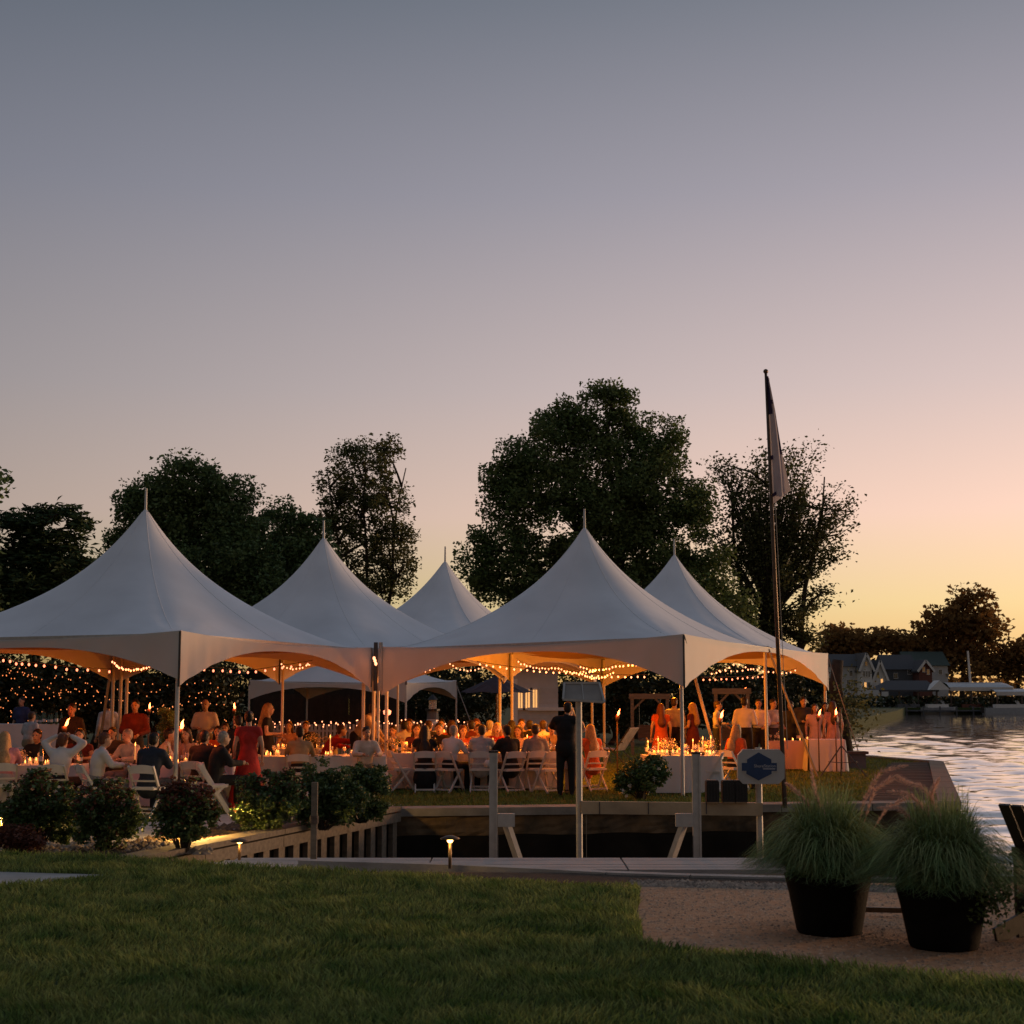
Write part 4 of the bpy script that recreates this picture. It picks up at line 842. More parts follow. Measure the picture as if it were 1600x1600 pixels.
def flagf(u, v, off=0.0):
    k = min(3.999, v * 4); i = int(k); f = k - i
    ex = edge[i][0] * (1 - f) + edge[i + 1][0] * f; ey = edge[i][1] * (1 - f) + edge[i + 1][1] * f
    ox = out[i][0] * (1 - f) + out[i + 1][0] * f; oy = out[i][1] * (1 - f) + out[i + 1][1] * f
    p = P(ex * (1 - u) + ox * u, ey * (1 - u) + oy * u, Yf - .05)
    return (p[0], p[1] + off + .10 * math.sin(u * 7 + v * 2) * (.3 + v) + .05 * math.sin(u * 13 + v * 5) * v, p[2])
MB().grid(flagf, 24, 40).build('cloth', 'flag_cloth', fl, smooth=True, world=True)
MB().grid(lambda u, v: flagf(.86 + .14 * u, .55 * v, -.012), 4, 24).build('purple_edge', 'flag_purple', fl, smooth=True, world=True)
MB().grid(lambda u, v: flagf(.02 + .5 * u, .0 + .28 * v, -.014), 6, 16).build('purple_top', 'flag_purple', fl, smooth=True, world=True)
for (u0, v0, w, h) in ((.06, .55, .22, .03), (.08, .86, .2, .05), (.3, .18, .5, .03)): MB().grid(lambda u, v: flagf(u0 + w * u, v0 + h * v, -.02), 4, 3).build('dark_mark', 'flag_purple', fl, world=True)

# ------------------------------------------------------------------ planters with fountain grass
def planter(label, px, py, w_px, h_px, seed, top_px):
    b = G(px, py, .2); Y = b[1]; s = Y / F_PX; r = w_px / 2 * s; h = h_px * s
    t = thing('planter', label, 'planter', (b[0], b[1] + r * .7, .198), 0, 'black planters on the gravel')
    MB().lathe([(r * .70, 0), (r * .74, .02), (r * .9, h * .7), (r * .98, h * .96), (r * .99, h), (r * .94, h), (r * .9, h * .86)], 28, capt=True).build('pot', 'pot', t, smooth=True)
    g = np.random.default_rng(seed); Ht = top_px * s
    def tuft(name, n, rad, ht, m, wd, droop):
        a = g.uniform(0, 2 * np.pi, n); ro = np.sqrt(g.random(n)) * rad * .45; out_ = g.uniform(.05, 1.0, n) * droop; hh = ht * g.uniform(.45, 1.1, n) * (1.06 - .22 * out_ / droop); K = 8
        V = np.empty((n, K, 2, 3)); tw = g.normal(0, .6, n)
        for k in range(K):
            u = k / (K - 1); rr = ro + out_ * (u ** 1.6); zz = h * .9 + hh * (1.9 * u - u * u * (.9 + .80 * out_ / droop)); wv = wd * (1 - u) ** .7 + .0006
            aa = a + tw * u; px_, py_ = rr * np.cos(aa), rr * np.sin(aa); pa = aa + np.pi / 2 + tw * 2
            V[:, k, 0] = np.stack([px_ - wv * np.cos(pa), py_ - wv * np.sin(pa), zz], 1); V[:, k, 1] = np.stack([px_ + wv * np.cos(pa), py_ + wv * np.sin(pa), zz], 1)
        b0 = (np.arange(n) * K * 2)[:, None]; q = np.concatenate([b0 + np.array([[2 * k, 2 * k + 1, 2 * k + 3, 2 * k + 2]]) for k in range(K - 1)])
        return put(name, np_mesh(name, V.reshape(-1, 3), 1, q, m), t, kind='stuff')
    tuft('grass_blades', 4200, r * 1.3, Ht * 1.05, 'fgrass', .0034, r * 1.6); tuft('inner_blades', 2600, r * 1.4, Ht * .85, 'fgrass_deep', .0036, r * 1.7); tuft('low_blades', 2600, r * 1.7, Ht * .45, 'fgrass_deep', .004, r * 1.7)
    return t, b, s, r, h
t1, b1, s1, r1, h1 = planter('black planter of fountain grass left of the pair on the gravel', 1306, 1464, 136, 88, 1, 140)
t2, b2, s2, r2, h2 = planter('black planter of fountain grass and white flowers right of the pair', 1490, 1488, 144, 93, 2, 148)
C = np.stack([rng.normal(r2 * .75, .10, 1400), rng.normal(-.16, .10, 1400), rng.normal(h2 * .95, .085, 1400)], 1)
put('trailing_leaves', leaf_mesh('trailing_leaves', C, .035, 'leaf_shrub'), t2)
for i in range(12): MB().ell((r2 * .75 + random.gauss(0, .11), -.27 + random.gauss(0, .04), h2 + random.gauss(.0, .09)), (.011, .011, .008), 6, 4).build('blossom', 'rose', t2)
def plume(label, pts, Yp, rad, parent):
    # an arching seed head: core stem and many bristles
    ps = [Vector(P(x, y, Yp)) for x, y in pts]; C = []
    fine = []
    for i in range(len(ps) - 1):
        for k in range(8): fine.append(ps[i].lerp(ps[i + 1], k / 8))
    V = []; T = []
    for i, p in enumerate(fine[4:]):
        u = i / len(fine); w = rad * (math.sin(min(1, u * 1.15 + .08) * math.pi) ** .6)
        for k in range(34):
            q = Vector((random.gauss(0, 1), random.gauss(0, 1), random.gauss(0, 1))).normalized() * w; dd_ = (fine[min(len(fine) - 1, i + 6)] - p) * .6
            a = p + dd_ + q; sd_ = Vector((random.gauss(0, 1), random.gauss(0, 1), random.gauss(0, 1))).normalized() * .0022; o = len(V); V += [tuple(p - sd_), tuple(p + sd_), tuple(a)]; T.append((o, o + 1, o + 2))
    org = np.array(parent.location); put('plume', np_mesh('plume', np.array(V) - org, 1, np.array(T), 'plume'), parent)
    MB().path(fine, .0022, 4, cap=False).build('plume_stalk', 'plume', parent, world=True)
random.seed(17); Y1, Y2 = t1.location.y, t2.location.y
for pts in ([(1330, 1330), (1350, 1250), (1375, 1205), (1425, 1194)], [(1340, 1320), (1365, 1235), (1400, 1212), (1440, 1232)], [(1350, 1320), (1385, 1262), (1420, 1245), (1455, 1262)], [(1300, 1320), (1290, 1280), (1274, 1240), (1266, 1195)],
            [(1290, 1330), (1268, 1262), (1240, 1232), (1225, 1222)]): plume('', pts, Y1, .034, t1)
for pts in ([(1470, 1340), (1450, 1270), (1420, 1240), (1380, 1236)], [(1480, 1330), (1465, 1262), (1440, 1228), (1398, 1220)], [(1460, 1340), (1435, 1290), (1405, 1262), (1365, 1262)], [(1440, 1330), (1452, 1260), (1458, 1232), (1470, 1212)]): plume('', pts, Y2, .034, t2)
# planter hose/edging rail between the pots
er = thing('edging_rail', 'low dark edging rail between the two planters', 'edging', G(1420, 1440, .2)); MB().box((0, .25, .05), (.9, .03, .04), rz=-.15).build('rail', 'bronze', er); MB().box((.25, .2, .03), (.04, .04, .1)).build('stake', 'bronze', er)

# ------------------------------------------------------------------ Adirondack chair at the right edge
ad = thing('adirondack_chair', 'black Adirondack chair cut off by the right edge of the picture', 'chair', (X(1692, 10.9, .5), 10.95, .197), R(-58), scale=.97)
# local: sitter faces +Y
for i in range(5):
    x = (i - 2) * .105; hgt = .98
    MB().beam((x, -.12, .20), (x * 1.08, -.52, hgt), .10, .022, up=(0, 1, .3)).build('back_slat', 'adirondack', ad)
for i in range(6): MB().box((0, -.10 + i * .105, .22 + i * .026), (.52, .095, .022), rx=R(13)).build('seat_slat', 'adirondack', ad)
for s_ in (-1, 1):
    MB().beam((s_ * .27, .50, .36), (s_ * .27, -.62, .03), .025, .13).build('side_rail', 'adirondack', ad); MB().box((s_ * .30, .44, .29), (.03, .11, .58)).build('front_leg', 'adirondack', ad)
    MB().box((s_ * .32, .10, .59), (.14, .80, .024)).build('armrest', 'adirondack', ad); MB().box((s_ * .30, -.30, .29), (.03, .09, .58)).build('rear_leg', 'adirondack', ad)
MB().box((0, -.36, .62), (.60, .03, .08)).build('back_rail', 'adirondack', ad)

# ------------------------------------------------------------------ folding chairs and tables
def fold_chair():
    t = thing('folding_chair', '', 'chair'); m = 'chair_white'
    MB().box((0, .0, .445), (.40, .40, .035)).build('seat', m, t); MB().box((0, .0, .466), (.34, .34, .02)).build('seat_pad', m, t)
    for s_ in (-1, 1):
        MB().beam((s_ * .215, -.27, .80), (s_ * .215, .23, .0), .028, .042, up=(0, 1, 0)).build('back_post', m, t); MB().beam((s_ * .185, .12, .43), (s_ * .185, -.27, .0), .026, .040, up=(0, 1, 0)).build('rear_leg', m, t)
    def rail(z, h, cv):
        b = MB(); y0 = -.27 + (.80 - z) * .625
        vs = []
        for k in range(9):
            u = k / 8 * 2 - 1; x = u * .205; zz = cv * (1 - u * u); yy = y0 - .025 * (1 - u * u)
            vs += [(x, yy - .012, z - h / 2 + zz * .4), (x, yy + .012, z - h / 2 + zz * .4), (x, yy + .012, z + h / 2 + zz), (x, yy - .012, z + h / 2 + zz)]
        fs = [(0, 1, 2, 3), (35, 34, 33, 32)]
        for k in range(8):
            for j in range(4): fs.append((k * 4 + j, (k + 1) * 4 + j, (k + 1) * 4 + (j + 1) % 4, k * 4 + (j + 1) % 4))
        return b.add(vs, fs)
    rail(.735, .115, .03).build('top_rail', m, t); rail(.565, .03, .0).build('lower_rail', m, t)
    MB().box((0, .165, .105), (.40, .022, .036)).build('front_stretcher', m, t); MB().box((0, -.215, .065), (.35, .022, .036)).build('rear_stretcher', m, t)
    return t
CH = fold_chair(); ch_used = [False]
def chair(x, y, rz, label, group='white folding chairs'):
    if not ch_used[0]:
        ch_used[0] = True; CH.location = (x, y, 0); CH.rotation_euler = (0, 0, rz); CH['label'] = label; CH['group'] = group; return CH
    return copy_tree(CH, (x, y, 0), rz, label, group)
def table(x, y, lx, ly, rz, lab, cl='cloth_white', drop=.70, h=.74):
    t = thing('banquet_table', 'banquet table ' + lab, 'table', (x, y, 0), rz, 'banquet tables')
    MB().box((0, 0, h - .015), (lx, ly, .03)).build('tabletop', 'wood_tan', t)
    for sx in (-1, 1):
        for sy in (-1, 1): MB().tube((sx * (lx / 2 - .12), sy * (ly / 2 - .1), 0), (sx * (lx / 2 - .12), sy * (ly / 2 - .1), h - .03), .018).build('leg', 'steel_dark', t)
    c = thing('tablecloth', ('white' if cl == 'cloth_white' else 'peach') + ' cloth draped over the table ' + lab, 'tablecloth', (x, y, 0), rz, 'tablecloths')
    MB().box((0, 0, h + .004), (lx + .02, ly + .02, .006)).build('top_cloth', cl, c)
    per = [(-lx / 2, -ly / 2), (lx / 2, -ly / 2), (lx / 2, ly / 2), (-lx / 2, ly / 2)]; ln = [lx, ly, lx, ly]; tot = sum(ln)
    def skirt(u, v):
        d_ = u * tot; k = 0
        while k < 3 and d_ > ln[k]: d_ -= ln[k]; k += 1
        a, b = per[k], per[(k + 1) % 4]; f = min(1, d_ / ln[k]); q = (a[0] + (b[0] - a[0]) * f, a[1] + (b[1] - a[1]) * f); nx_, ny_ = ((0, -1), (1, 0), (0, 1), (-1, 0))[k]
        w = (.012 + .045 * v * (.5 + .5 * math.sin(u * tot * 17 + math.sin(u * 40) * 2)) + .03 * v)
        return (q[0] + nx_ * w, q[1] + ny_ * w, h + .004 - drop * v)
    MB().grid(skirt, int(tot * 26), 8).build('skirt', cl, c, smooth=True)
    return t

# ------------------------------------------------------------------ things on the tables
def tmpl(name, cat, parts):
    t = thing(name, '', cat)
    for (pn_, mb, m, sm) in parts: mb.build(pn_, m, t, smooth=sm)
    return t
CANDLE = tmpl('candle_jar', 'candle', [('glass', MB().lathe([(.030, 0), (.036, .01), (.038, .10), (.036, .10), (.033, .012)], 10, capt=False), 'glass_clear', True), ('wax', MB().lathe([(.030, .012), (.030, .055)], 10), 'wax', True), ('wick_flame', MB().lathe([(.003, .055), (.013, .072), (.009, .092), (.002, .112)], 8), 'flame', True)])
TALLC = tmpl('taper_candle', 'candle', [('holder', MB().lathe([(.04, 0), (.045, .01), (.014, .03), (.016, .07)], 10), 'bronze', True), ('taper', MB().tube((0, 0, .06), (0, 0, .30), .011, .009), 'wax', True), ('wick_flame', MB().lathe([(.002, .30), (.011, .318), (.007, .342), (.001, .365)], 8), 'flame', True)])
GLASS = tmpl('wine_glass', 'glass', [('bowl', MB().lathe([(.004, .085), (.03, .10), (.038, .14), (.033, .19)], 10, capt=False), 'glass_clear', True), ('stem', MB().lathe([(.032, 0), (.03, .004), (.004, .01), (.004, .085)], 8), 'glass_clear', True), ('wine', MB().lathe([(.02, .10), (.034, .125), (.036, .138)], 10), 'glass_amber', True)])
BOTTLE = tmpl('bottle', 'bottle', [('body', MB().lathe([(.036, 0), (.038, .01), (.038, .19), (.016, .25), (.0145, .31)], 12), 'glass_green', True), ('cap', MB().lathe([(.016, .30), (.016, .325)], 10), 'bronze', True), ('paper_label', MB().lathe([(.0386, .06), (.0386, .14)], 12, capb=False, capt=False), 'cloth_white', True)])
VASE = tmpl('flower_vase', 'vase', [('pot', MB().lathe([(.035, 0), (.05, .05), (.04, .11), (.045, .13)], 12), 'bronze', True)])
g_ = np.random.default_rng(4); CC = g_.normal(size=(150, 3)) * np.array([.075, .075, .06]) + np.array([0, 0, .21]); put('flowers', leaf_mesh('flowers', CC, .045, 'petal'), VASE, 'stuff')
CC = g_.normal(size=(80, 3)) * np.array([.08, .08, .06]) + np.array([0, 0, .17]); put('leaves', leaf_mesh('leaves', CC, .05, 'leaf_shrub'), VASE)
PLATE = tmpl('plate', 'plate', [('dish', MB().lathe([(.07, 0), (.12, .012), (.122, .016), (.075, .006)], 16), 'cloth_white', True), ('napkin', MB().box((0, 0, .022), (.10, .06, .015), rz=.4), 'cloth_white', False)])
used = {}
def item(T, x, y, z, label, group):
    if T.name not in used:
        used[T.name] = 1; T.location = (x, y, z); T['label'] = label; T['group'] = group; return T
    o = copy_tree(T, (x, y, z), random.uniform(0, 6), label, group); k = random.uniform(.7, 1.12); o.scale = (k ** .3, k ** .3, k); return o
def dress(x, y, lx, ly, rz, lab, nc, ng, nb, nv, npl, nt=0, lights=2, power=5.0, h=.748):
    c_, s_ = math.cos(rz), math.sin(rz); taken = []
    def spot():
        for _ in range(60):
            u, v = random.uniform(-.5, .5) * (lx - .16), random.uniform(-.5, .5) * (ly - .14)
            if all((u - a) ** 2 + (v - b) ** 2 > .095 ** 2 for a, b in taken): break
        taken.append((u, v)); return x + u * c_ - v * s_, y + u * s_ + v * c_
    for k in range(nv): item(VASE, *spot(), h, 'low vase of cream flowers on the table ' + lab, 'vases ' + lab)
    for k in range(nc):
        p = spot(); o = item(CANDLE, *p, h, 'lit candle in a glass jar on the table ' + lab, 'candles ' + lab)
    for k in range(nt): item(TALLC, *spot(), h, 'lit taper candle on the table ' + lab, 'tapers ' + lab)
    for k in range(nb): item(BOTTLE, *spot(), h, 'dark bottle on the table ' + lab, 'bottles ' + lab)
    for k in range(ng): item(GLASS, *spot(), h, 'wine glass on the table ' + lab, 'glasses ' + lab)
    for k in range(npl): item(PLATE, *spot(), h, 'white plate with a napkin on the table ' + lab, 'plates ' + lab)
    fl_ = thing('candle_cluster', 'glowing cluster of tea lights on the table ' + lab, 'candle', (x, y, h), 0, 'tea light clusters')
    mbx = MB(); mbw = MB()
    for k in range(7):
        u, v = random.uniform(-.42, .42) * lx, random.uniform(-.4, .4) * ly; q = (u * c_ - v * s_, u * s_ + v * c_)
        mbx.lathe([(.003, .02), (.011, .035), (.007, .055), (.001, .075)], 6, (q[0], q[1], 0)); mbw.lathe([(.019, .0), (.02, .02), (.016, .022)], 8, (q[0], q[1], 0))
    mbx.build('flames', 'flame', fl_, kind='stuff'); mbw.build('wax_cups', 'wax', fl_, kind='stuff')
    for k in range(lights):
        u = (k + .5) / lights - .5; lamp('candle_light', (x + u * lx * c_, y + u * lx * s_, h + .22), power * 1.6, (1.0, .22, .025), .08, fl_)

# ------------------------------------------------------------------ people
def joints(kind):
    J = {}
    def both(n, x, y, z): J[n + 'L'] = Vector((-x, y, z)); J[n + 'R'] = Vector((x, y, z))
    if kind in ('stand', 'hold', 'hug', 'bend'):
        J['pel'] = Vector((0, 0, .96)); J['che'] = Vector((0, .01, 1.27)); J['nek'] = Vector((0, 0, 1.46)); J['hed'] = Vector((0, .03, 1.635)); both('sho', .18, 0, 1.42); both('elb', .245, -.03, 1.14); both('wri', .25, .07, .90)
        both('hip', .09, 0, .92); both('kne', .105, .03, .50); both('ank', .11, 0, .09)
        if kind == 'hold': J['elbR'] = Vector((.25, .02, 1.15)); J['wriR'] = Vector((.10, .26, 1.16)); J['elbL'] = Vector((-.25, .0, 1.15)); J['wriL'] = Vector((-.13, .24, 1.08))
        if kind == 'hug': both('elb', .27, .20, 1.30); J['wriR'] = Vector((.06, .40, 1.30)); J['wriL'] = Vector((-.06, .38, 1.20)); J['hed'] = Vector((.04, .06, 1.63))
        if kind == 'bend':
            for n in ('che', 'nek', 'hed', 'shoL', 'shoR'):
                v = J[n] - J['pel']; a = R(-32); J[n] = J['pel'] + Vector((v.x, v.y * math.cos(a) - v.z * math.sin(a), v.y * math.sin(a) + v.z * math.cos(a)))
            both('elb', .24, .45, 1.02); both('wri', .15, .60, .86)
    else:
        J['pel'] = Vector((0, 0, .53)); J['che'] = Vector((0, .05, .86)); J['nek'] = Vector((0, .10, 1.04)); J['hed'] = Vector((0, .15, 1.20)); both('sho', .18, .08, .99); both('elb', .25, .19, .80); both('wri', .14, .42, .80)
        both('hip', .09, .04, .51); both('kne', .13, .45, .52); both('ank', .13, .42, .09)
        if kind == 'situp': both('elb', .34, .16, 1.14); both('wri', .11, .16, 1.26); J['hed'] = Vector((0, .13, 1.17))
        if kind == 'reach':
            for n in ('che', 'nek', 'hed', 'shoL', 'shoR'): v = J[n]; J[n] = Vector((v.x, v.y + (v.z - .5) * .42, v.z - (v.z - .5) * .06))
            J['elbR'] = Vector((.22, .62, .93)); J['wriR'] = Vector((.14, .86, 1.0)); J['elbL'] = Vector((-.24, .42, .82)); J['wriL'] = Vector((-.16, .62, .80))
        if kind == 'lap': both('elb', .25, .06, .77); both('wri', .10, .26, .66); J['hed'] = Vector((0, .12, 1.21))
    return J
def limb(mb, J, a, b, r0, r1, k=0.0): mb.cap(J[a], J[b], r0 + k, r1 + k)
def torso(mb, J, k=0.0, hem=0.0, tuck=False):
    up = (J['nek'] - J['pel']).normalized(); q = Vector((0, 0, 1)).rotation_difference(up).to_matrix()
    if not tuck: mb.ell(J['pel'], (.165 + k, .115 + k, .12 + k), mtx=q)
    mid = J['pel'].lerp(J['che'], .5); mb.ell(mid, (.145 + k, .105 + k, .18 + k), mtx=q); mb.ell(J['che'], (.172 + k, .115 + k, .19 + k), mtx=q)
    mb.cap(J['shoL'] + Vector((.03, 0, -.01)), J['shoR'] + Vector((-.03, 0, -.01)), .066 + k, .066 + k); mb.cap(J['che'] + up * .12, J['nek'], .085 + k, .052 + k * .5)
    if hem: mb.ell(J['pel'] + up * -.06, (.175 + k, .13 + k, .14 + hem), mtx=q)
def body_mb(J):
    mb = MB(); torso(mb, J)
    for s_ in 'LR':
        limb(mb, J, 'sho' + s_, 'elb' + s_, .048, .040); limb(mb, J, 'elb' + s_, 'wri' + s_, .040, .027); limb(mb, J, 'hip' + s_, 'kne' + s_, .085, .058); limb(mb, J, 'kne' + s_, 'ank' + s_, .055, .038)
        d_ = (J['wri' + s_] - J['elb' + s_]).normalized(); mb.ell(J['wri' + s_] + d_ * .05, (.024, .040, .046), 10, 6); mb.ell(J['ank' + s_] + Vector((0, .06, -.05)), (.042, .115, .04), 10, 6)
    hd = J['hed']; mb.cap(J['nek'] - Vector((0, 0, .03)), hd - Vector((0, .02, .06)), .053, .052); mb.ell(hd + Vector((0, -.01, .02)), (.076, .096, .10)); mb.ell(hd + Vector((0, .025, -.05)), (.058, .068, .072)); mb.ell(hd + Vector((0, .098, -.01)), (.014, .022, .022), 8, 6)
    for s_ in (-1, 1): mb.ell(hd + Vector((s_ * .078, -.01, -.005)), (.012, .022, .032), 8, 6)
    return mb
def extras(J):
    """fingers, and dark eyes and mouth set on the face"""
    mb = MB()
    for s_, sg_ in (('L', -1), ('R', 1)):
        d_ = (J['wri' + s_] - J['elb' + s_]).normalized(); side = d_.cross(Vector((0, 0, 1)))
        side = side.normalized() if side.length > .1 else Vector((0, 1, 0)); dn = side.cross(d_).normalized() * -1; w = J['wri' + s_]
        for k, ln in enumerate((.066, .078, .072, .056)):
            r_ = w + d_ * .075 + side * (k - 1.5) * .019; a = r_ + d_ * ln * .55 + dn * .010; b = r_ + d_ * ln * .85 + dn * .034; mb.path([r_, a, b], [.0095, .009, .007], 6)
        r_ = w + d_ * .03 + side * -.036 * sg_; mb.path([r_, r_ + d_ * .03 + side * -.024 * sg_, r_ + d_ * .058 + side * -.022 * sg_ + dn * .01], [.011, .010, .008], 6)
    return mb
_tmp = []
def remesh(mb, name, vox=.021, it=4):
    me = mb.mesh(name); o = bpy.data.objects.new('remesh_tmp', me); COL.objects.link(o)
    r_ = o.modifiers.new('r', 'REMESH'); r_.mode = 'VOXEL'; r_.voxel_size = vox; r_.use_smooth_shade = True
    s_ = o.modifiers.new('s', 'SMOOTH'); s_.factor = .5; s_.iterations = it
    dg = bpy.context.evaluated_depsgraph_get(); ev = o.evaluated_get(dg); out_ = bpy.data.meshes.new_from_object(ev, preserve_all_data_layers=False, depsgraph=dg); out_.name = name
    bpy.data.objects.remove(o); bpy.data.meshes.remove(me); out_.polygons.foreach_set('use_smooth', [True] * len(out_.polygons)); return out_
CACHE = {}
def garment(kind, J, sit):
    mb = MB()
    if kind in ('long', 'short', 'jacket'):
        k = .030 if kind == 'jacket' else .018; torso(mb, J, k, .06 if kind == 'jacket' else 0, kind != 'jacket')
        for s_ in 'LR':
            limb(mb, J, 'sho' + s_, 'elb' + s_, .050, .044, k * .9)
            if kind == 'short': pass
            else: mb.cap(J['elb' + s_], J['elb' + s_].lerp(J['wri' + s_], .90), .044 + k * .7, .030 + k * .8)
        if kind == 'short':
            mb = MB(); torso(mb, J, k, 0, True)
            for s_ in 'LR': mb.cap(J['sho' + s_], J['sho' + s_].lerp(J['elb' + s_], .78), .054 + k, .055 + k)
        mb.cap(J['nek'] - Vector((0, 0, .03)), J['nek'] + (J['hed'] - J['nek']) * .12, .064, .062)
    elif kind == 'pants':
        mb.ell(J['pel'], (.184, .134, .125)); mb.ell(J['pel'] + Vector((0, 0, .05)), (.176, .130, .10))
        for s_ in 'LR': limb(mb, J, 'hip' + s_, 'kne' + s_, .092, .070, .008); mb.cap(J['kne' + s_], J['kne' + s_].lerp(J['ank' + s_], .93), .074, .062)
    elif kind in ('dress', 'gown'):
        torso(mb, J, .012, .02); zt = J['pel'].z
        if not sit:
            zb = .03 if kind == 'gown' else .52; rb = .36 if kind == 'gown' else .26
            n = 28; prof = [(.15, zt + .14), (.165, zt + .04), (.19, zt - .08), (.5 * (.19 + rb), (zt + zb) / 2), (rb, zb), (rb - .03, zb)]
            vs = []; 
            for (r_, z_) in prof:
                for j in range(n):
                    a = 2 * math.pi * j / n; w = 1 + (.08 * math.sin(a * 7) * max(0, (zt - z_)) / max(.1, zt - zb)); vs.append((r_ * w * math.cos(a), r_ * w * math.sin(a) * .86, z_))
            k = len(prof); fs = [(i * n + j, i * n + (j + 1) % n, (i + 1) * n + (j + 1) % n, (i + 1) * n + j) for i in range(k - 1) for j in range(n)] + [tuple(range(n - 1, -1, -1)), tuple((k - 1) * n + j for j in range(n))]
            mb.add(vs, fs)
        else:
            for s_ in 'LR': limb(mb, J, 'hip' + s_, 'kne' + s_, .11, .085); mb.cap(J['kne' + s_], J['kne' + s_] + Vector((0, -.02, -.22 if kind == 'dress' else -.40)), .085, .09)
            mb.cap(J['kneL'].lerp(J['hipL'], .5), J['kneR'].lerp(J['hipR'], .5), .09, .09)
            if kind == 'gown': mb.ell(J['pel'] + Vector((0, -.06, -.26)), (.24, .20, .28)); mb.ell(J['pel'] + Vector((0, .2, -.26)), (.22, .26, .28))
        for s_ in 'LR': mb.cap(J['sho' + s_], J['sho' + s_].lerp(J['elb' + s_], .3), .062, .060)
    elif kind == 'shoes':
        for s_ in 'LR': mb.ell(J['ank' + s_] + Vector((0, .055, -.045)), (.052, .135, .045), 10, 6); mb.cap(J['ank' + s_] + Vector((0, -.01, -.03)), J['ank' + s_] + Vector((0, 0, .01)), .05, .047)
    return mb
def hair_mb(kind, J):
    hd = J['hed']; mb = MB(); mb.ell(hd + Vector((0, -.025, .045)), (.088, .102, .088)); mb.ell(hd + Vector((0, -.055, -.005)), (.080, .068, .085))
    bk = J['che'] + Vector((0, -.10, .0))
    if kind == 'long':
        mb.cap(hd + Vector((0, -.06, .0)), bk + Vector((0, -.04, -.02)), .085, .075); 
        for s_ in (-1, 1): mb.cap(hd + Vector((s_ * .07, -.02, .02)), J['che'] + Vector((s_ * .10, .02, .10)), .032, .04)
        mb.ell(bk + Vector((0, -.02, .02)), (.12, .05, .16))
    if kind == 'bun': mb.ell(hd + Vector((0, -.10, .07)), (.05, .05, .05))
    return mb
pcount = [0]
SIT = ('sit', 'situp', 'reach', 'lap')
def person(px, Y, face, pose, label, top, topc, bot='pants', botc='black', hair='short', hairc='dark', skin=0, sc=1.0, z=0.0, ch=None, x=None, group=None):
    J = joints(pose); sit = pose in SIT; key = pose
    if (key, 'body') not in CACHE:
        me = remesh(body_mb(J), 'body', .019); ex = extras(J); bm = bmesh.new(); bm.from_mesh(me); tm = ex.mesh('x', None, True); bm.from_mesh(tm); n0 = len(bm.faces); ey = MB(); hd = J['hed']
        for s_ in (-1, 1): ey.ell(hd + Vector((s_ * .031, .082, .012)), (.013, .008, .008), 8, 6)
        ey.ell(hd + Vector((0, .088, -.062)), (.024, .008, .007), 8, 6)
        t2_ = ey.mesh('y', None, True); bm.from_mesh(t2_); bm.faces.ensure_lookup_table()
        for f in bm.faces[n0:]: f.material_index = 1
        bm.to_mesh(me); bm.free(); me.materials.append(SKINS[0]); me.materials.append(M_('eye')); CACHE[(key, 'body')] = me
    xx = X(px, Y, 1.0) if x is None else x
    pz = z
    t = thing('person', label, 'person', (xx, Y, pz), R(face), group, sc)
    def part(nm, kind, m, mk):
        if (key, kind) not in CACHE: me = remesh(mk(), nm, .021); me.materials.append(m); CACHE[(key, kind)] = me
        o = put(nm, CACHE[(key, kind)], t); o.material_slots[0].link = 'OBJECT'; o.material_slots[0].material = m; return o
    o = put('body', CACHE[(key, 'body')], t); o.material_slots[0].link = 'OBJECT'; o.material_slots[0].material = SKINS[skin]
    if top in ('dress', 'gown'): part('dress', top, M_('cloth_' + topc), lambda: garment(top, J, sit))
    else:
        part('jacket' if top == 'jacket' else 'shirt', top, M_('cloth_' + topc), lambda: garment(top, J, sit)); part('trousers', 'pants', M_('cloth_' + botc), lambda: garment('pants', J, sit))
    part('shoes', 'shoes', M_('cloth_black'), lambda: garment('shoes', J, sit))
    if hair != 'bald': part('hair', 'h_' + hair, M_('hair_' + hairc), lambda: hair_mb(hair, J))
    if sit and ch is not False:
        q = Vector((0, -.02, 0)); a = R(face); chair(xx - math.sin(a) * q.y, Y + math.cos(a) * q.y, a, 'white folding chair of the ' + (ch or ' '.join(re.split(r',| seated| seen| turned| leaning| holding| with a bag', label)[0].split()[:11])))
    return t
# tables: left tent, middle, right tent
table(X(40, 25.7, .7), 25.75, 1.9, .80, 0.06, 'at the far left'); random.seed(31)
dress(X(40, 25.7, .7), 25.75, 1.9, .80, .06, 'at the far left', 9, 7, 3, 2, 4, 2, 2, 4.0)
table(X(285, 26.2, .7), 26.3, 1.75, .80, .1, 'beside the left tent pole')
dress(X(285, 26.2, .7), 26.3, 1.75, .80, .1, 'beside the left tent pole', 7, 8, 2, 2, 4, 1, 2, 4.0)
table(X(497, 29.4, .7), 29.4, 2.6, .80, .12, 'behind the dark shrubs')
dress(X(497, 29.4, .7), 29.4, 2.6, .80, .12, 'behind the dark shrubs', 10, 8, 3, 2, 6, 1, 2, 5.0)
table(X(455, 33.4, .7), 33.4, 2.0, .80, .12, 'in the middle tent')
dress(X(455, 33.4, .7), 33.4, 2.0, .80, .12, 'in the middle tent', 8, 5, 1, 3, 0, 0, 1, 5.0)
table(X(732, 31.1, .7), 31.1, 3.7, .85, 0.0, 'along the right tent front')
dress(X(732, 31.1, .7), 31.1, 3.7, .85, 0.0, 'along the right tent front', 20, 22, 6, 6, 8, 5, 3, 6.5)
table(X(1062, 29.9, .7), 29.75, 1.45, .85, 0.05, 'behind the rose bush')
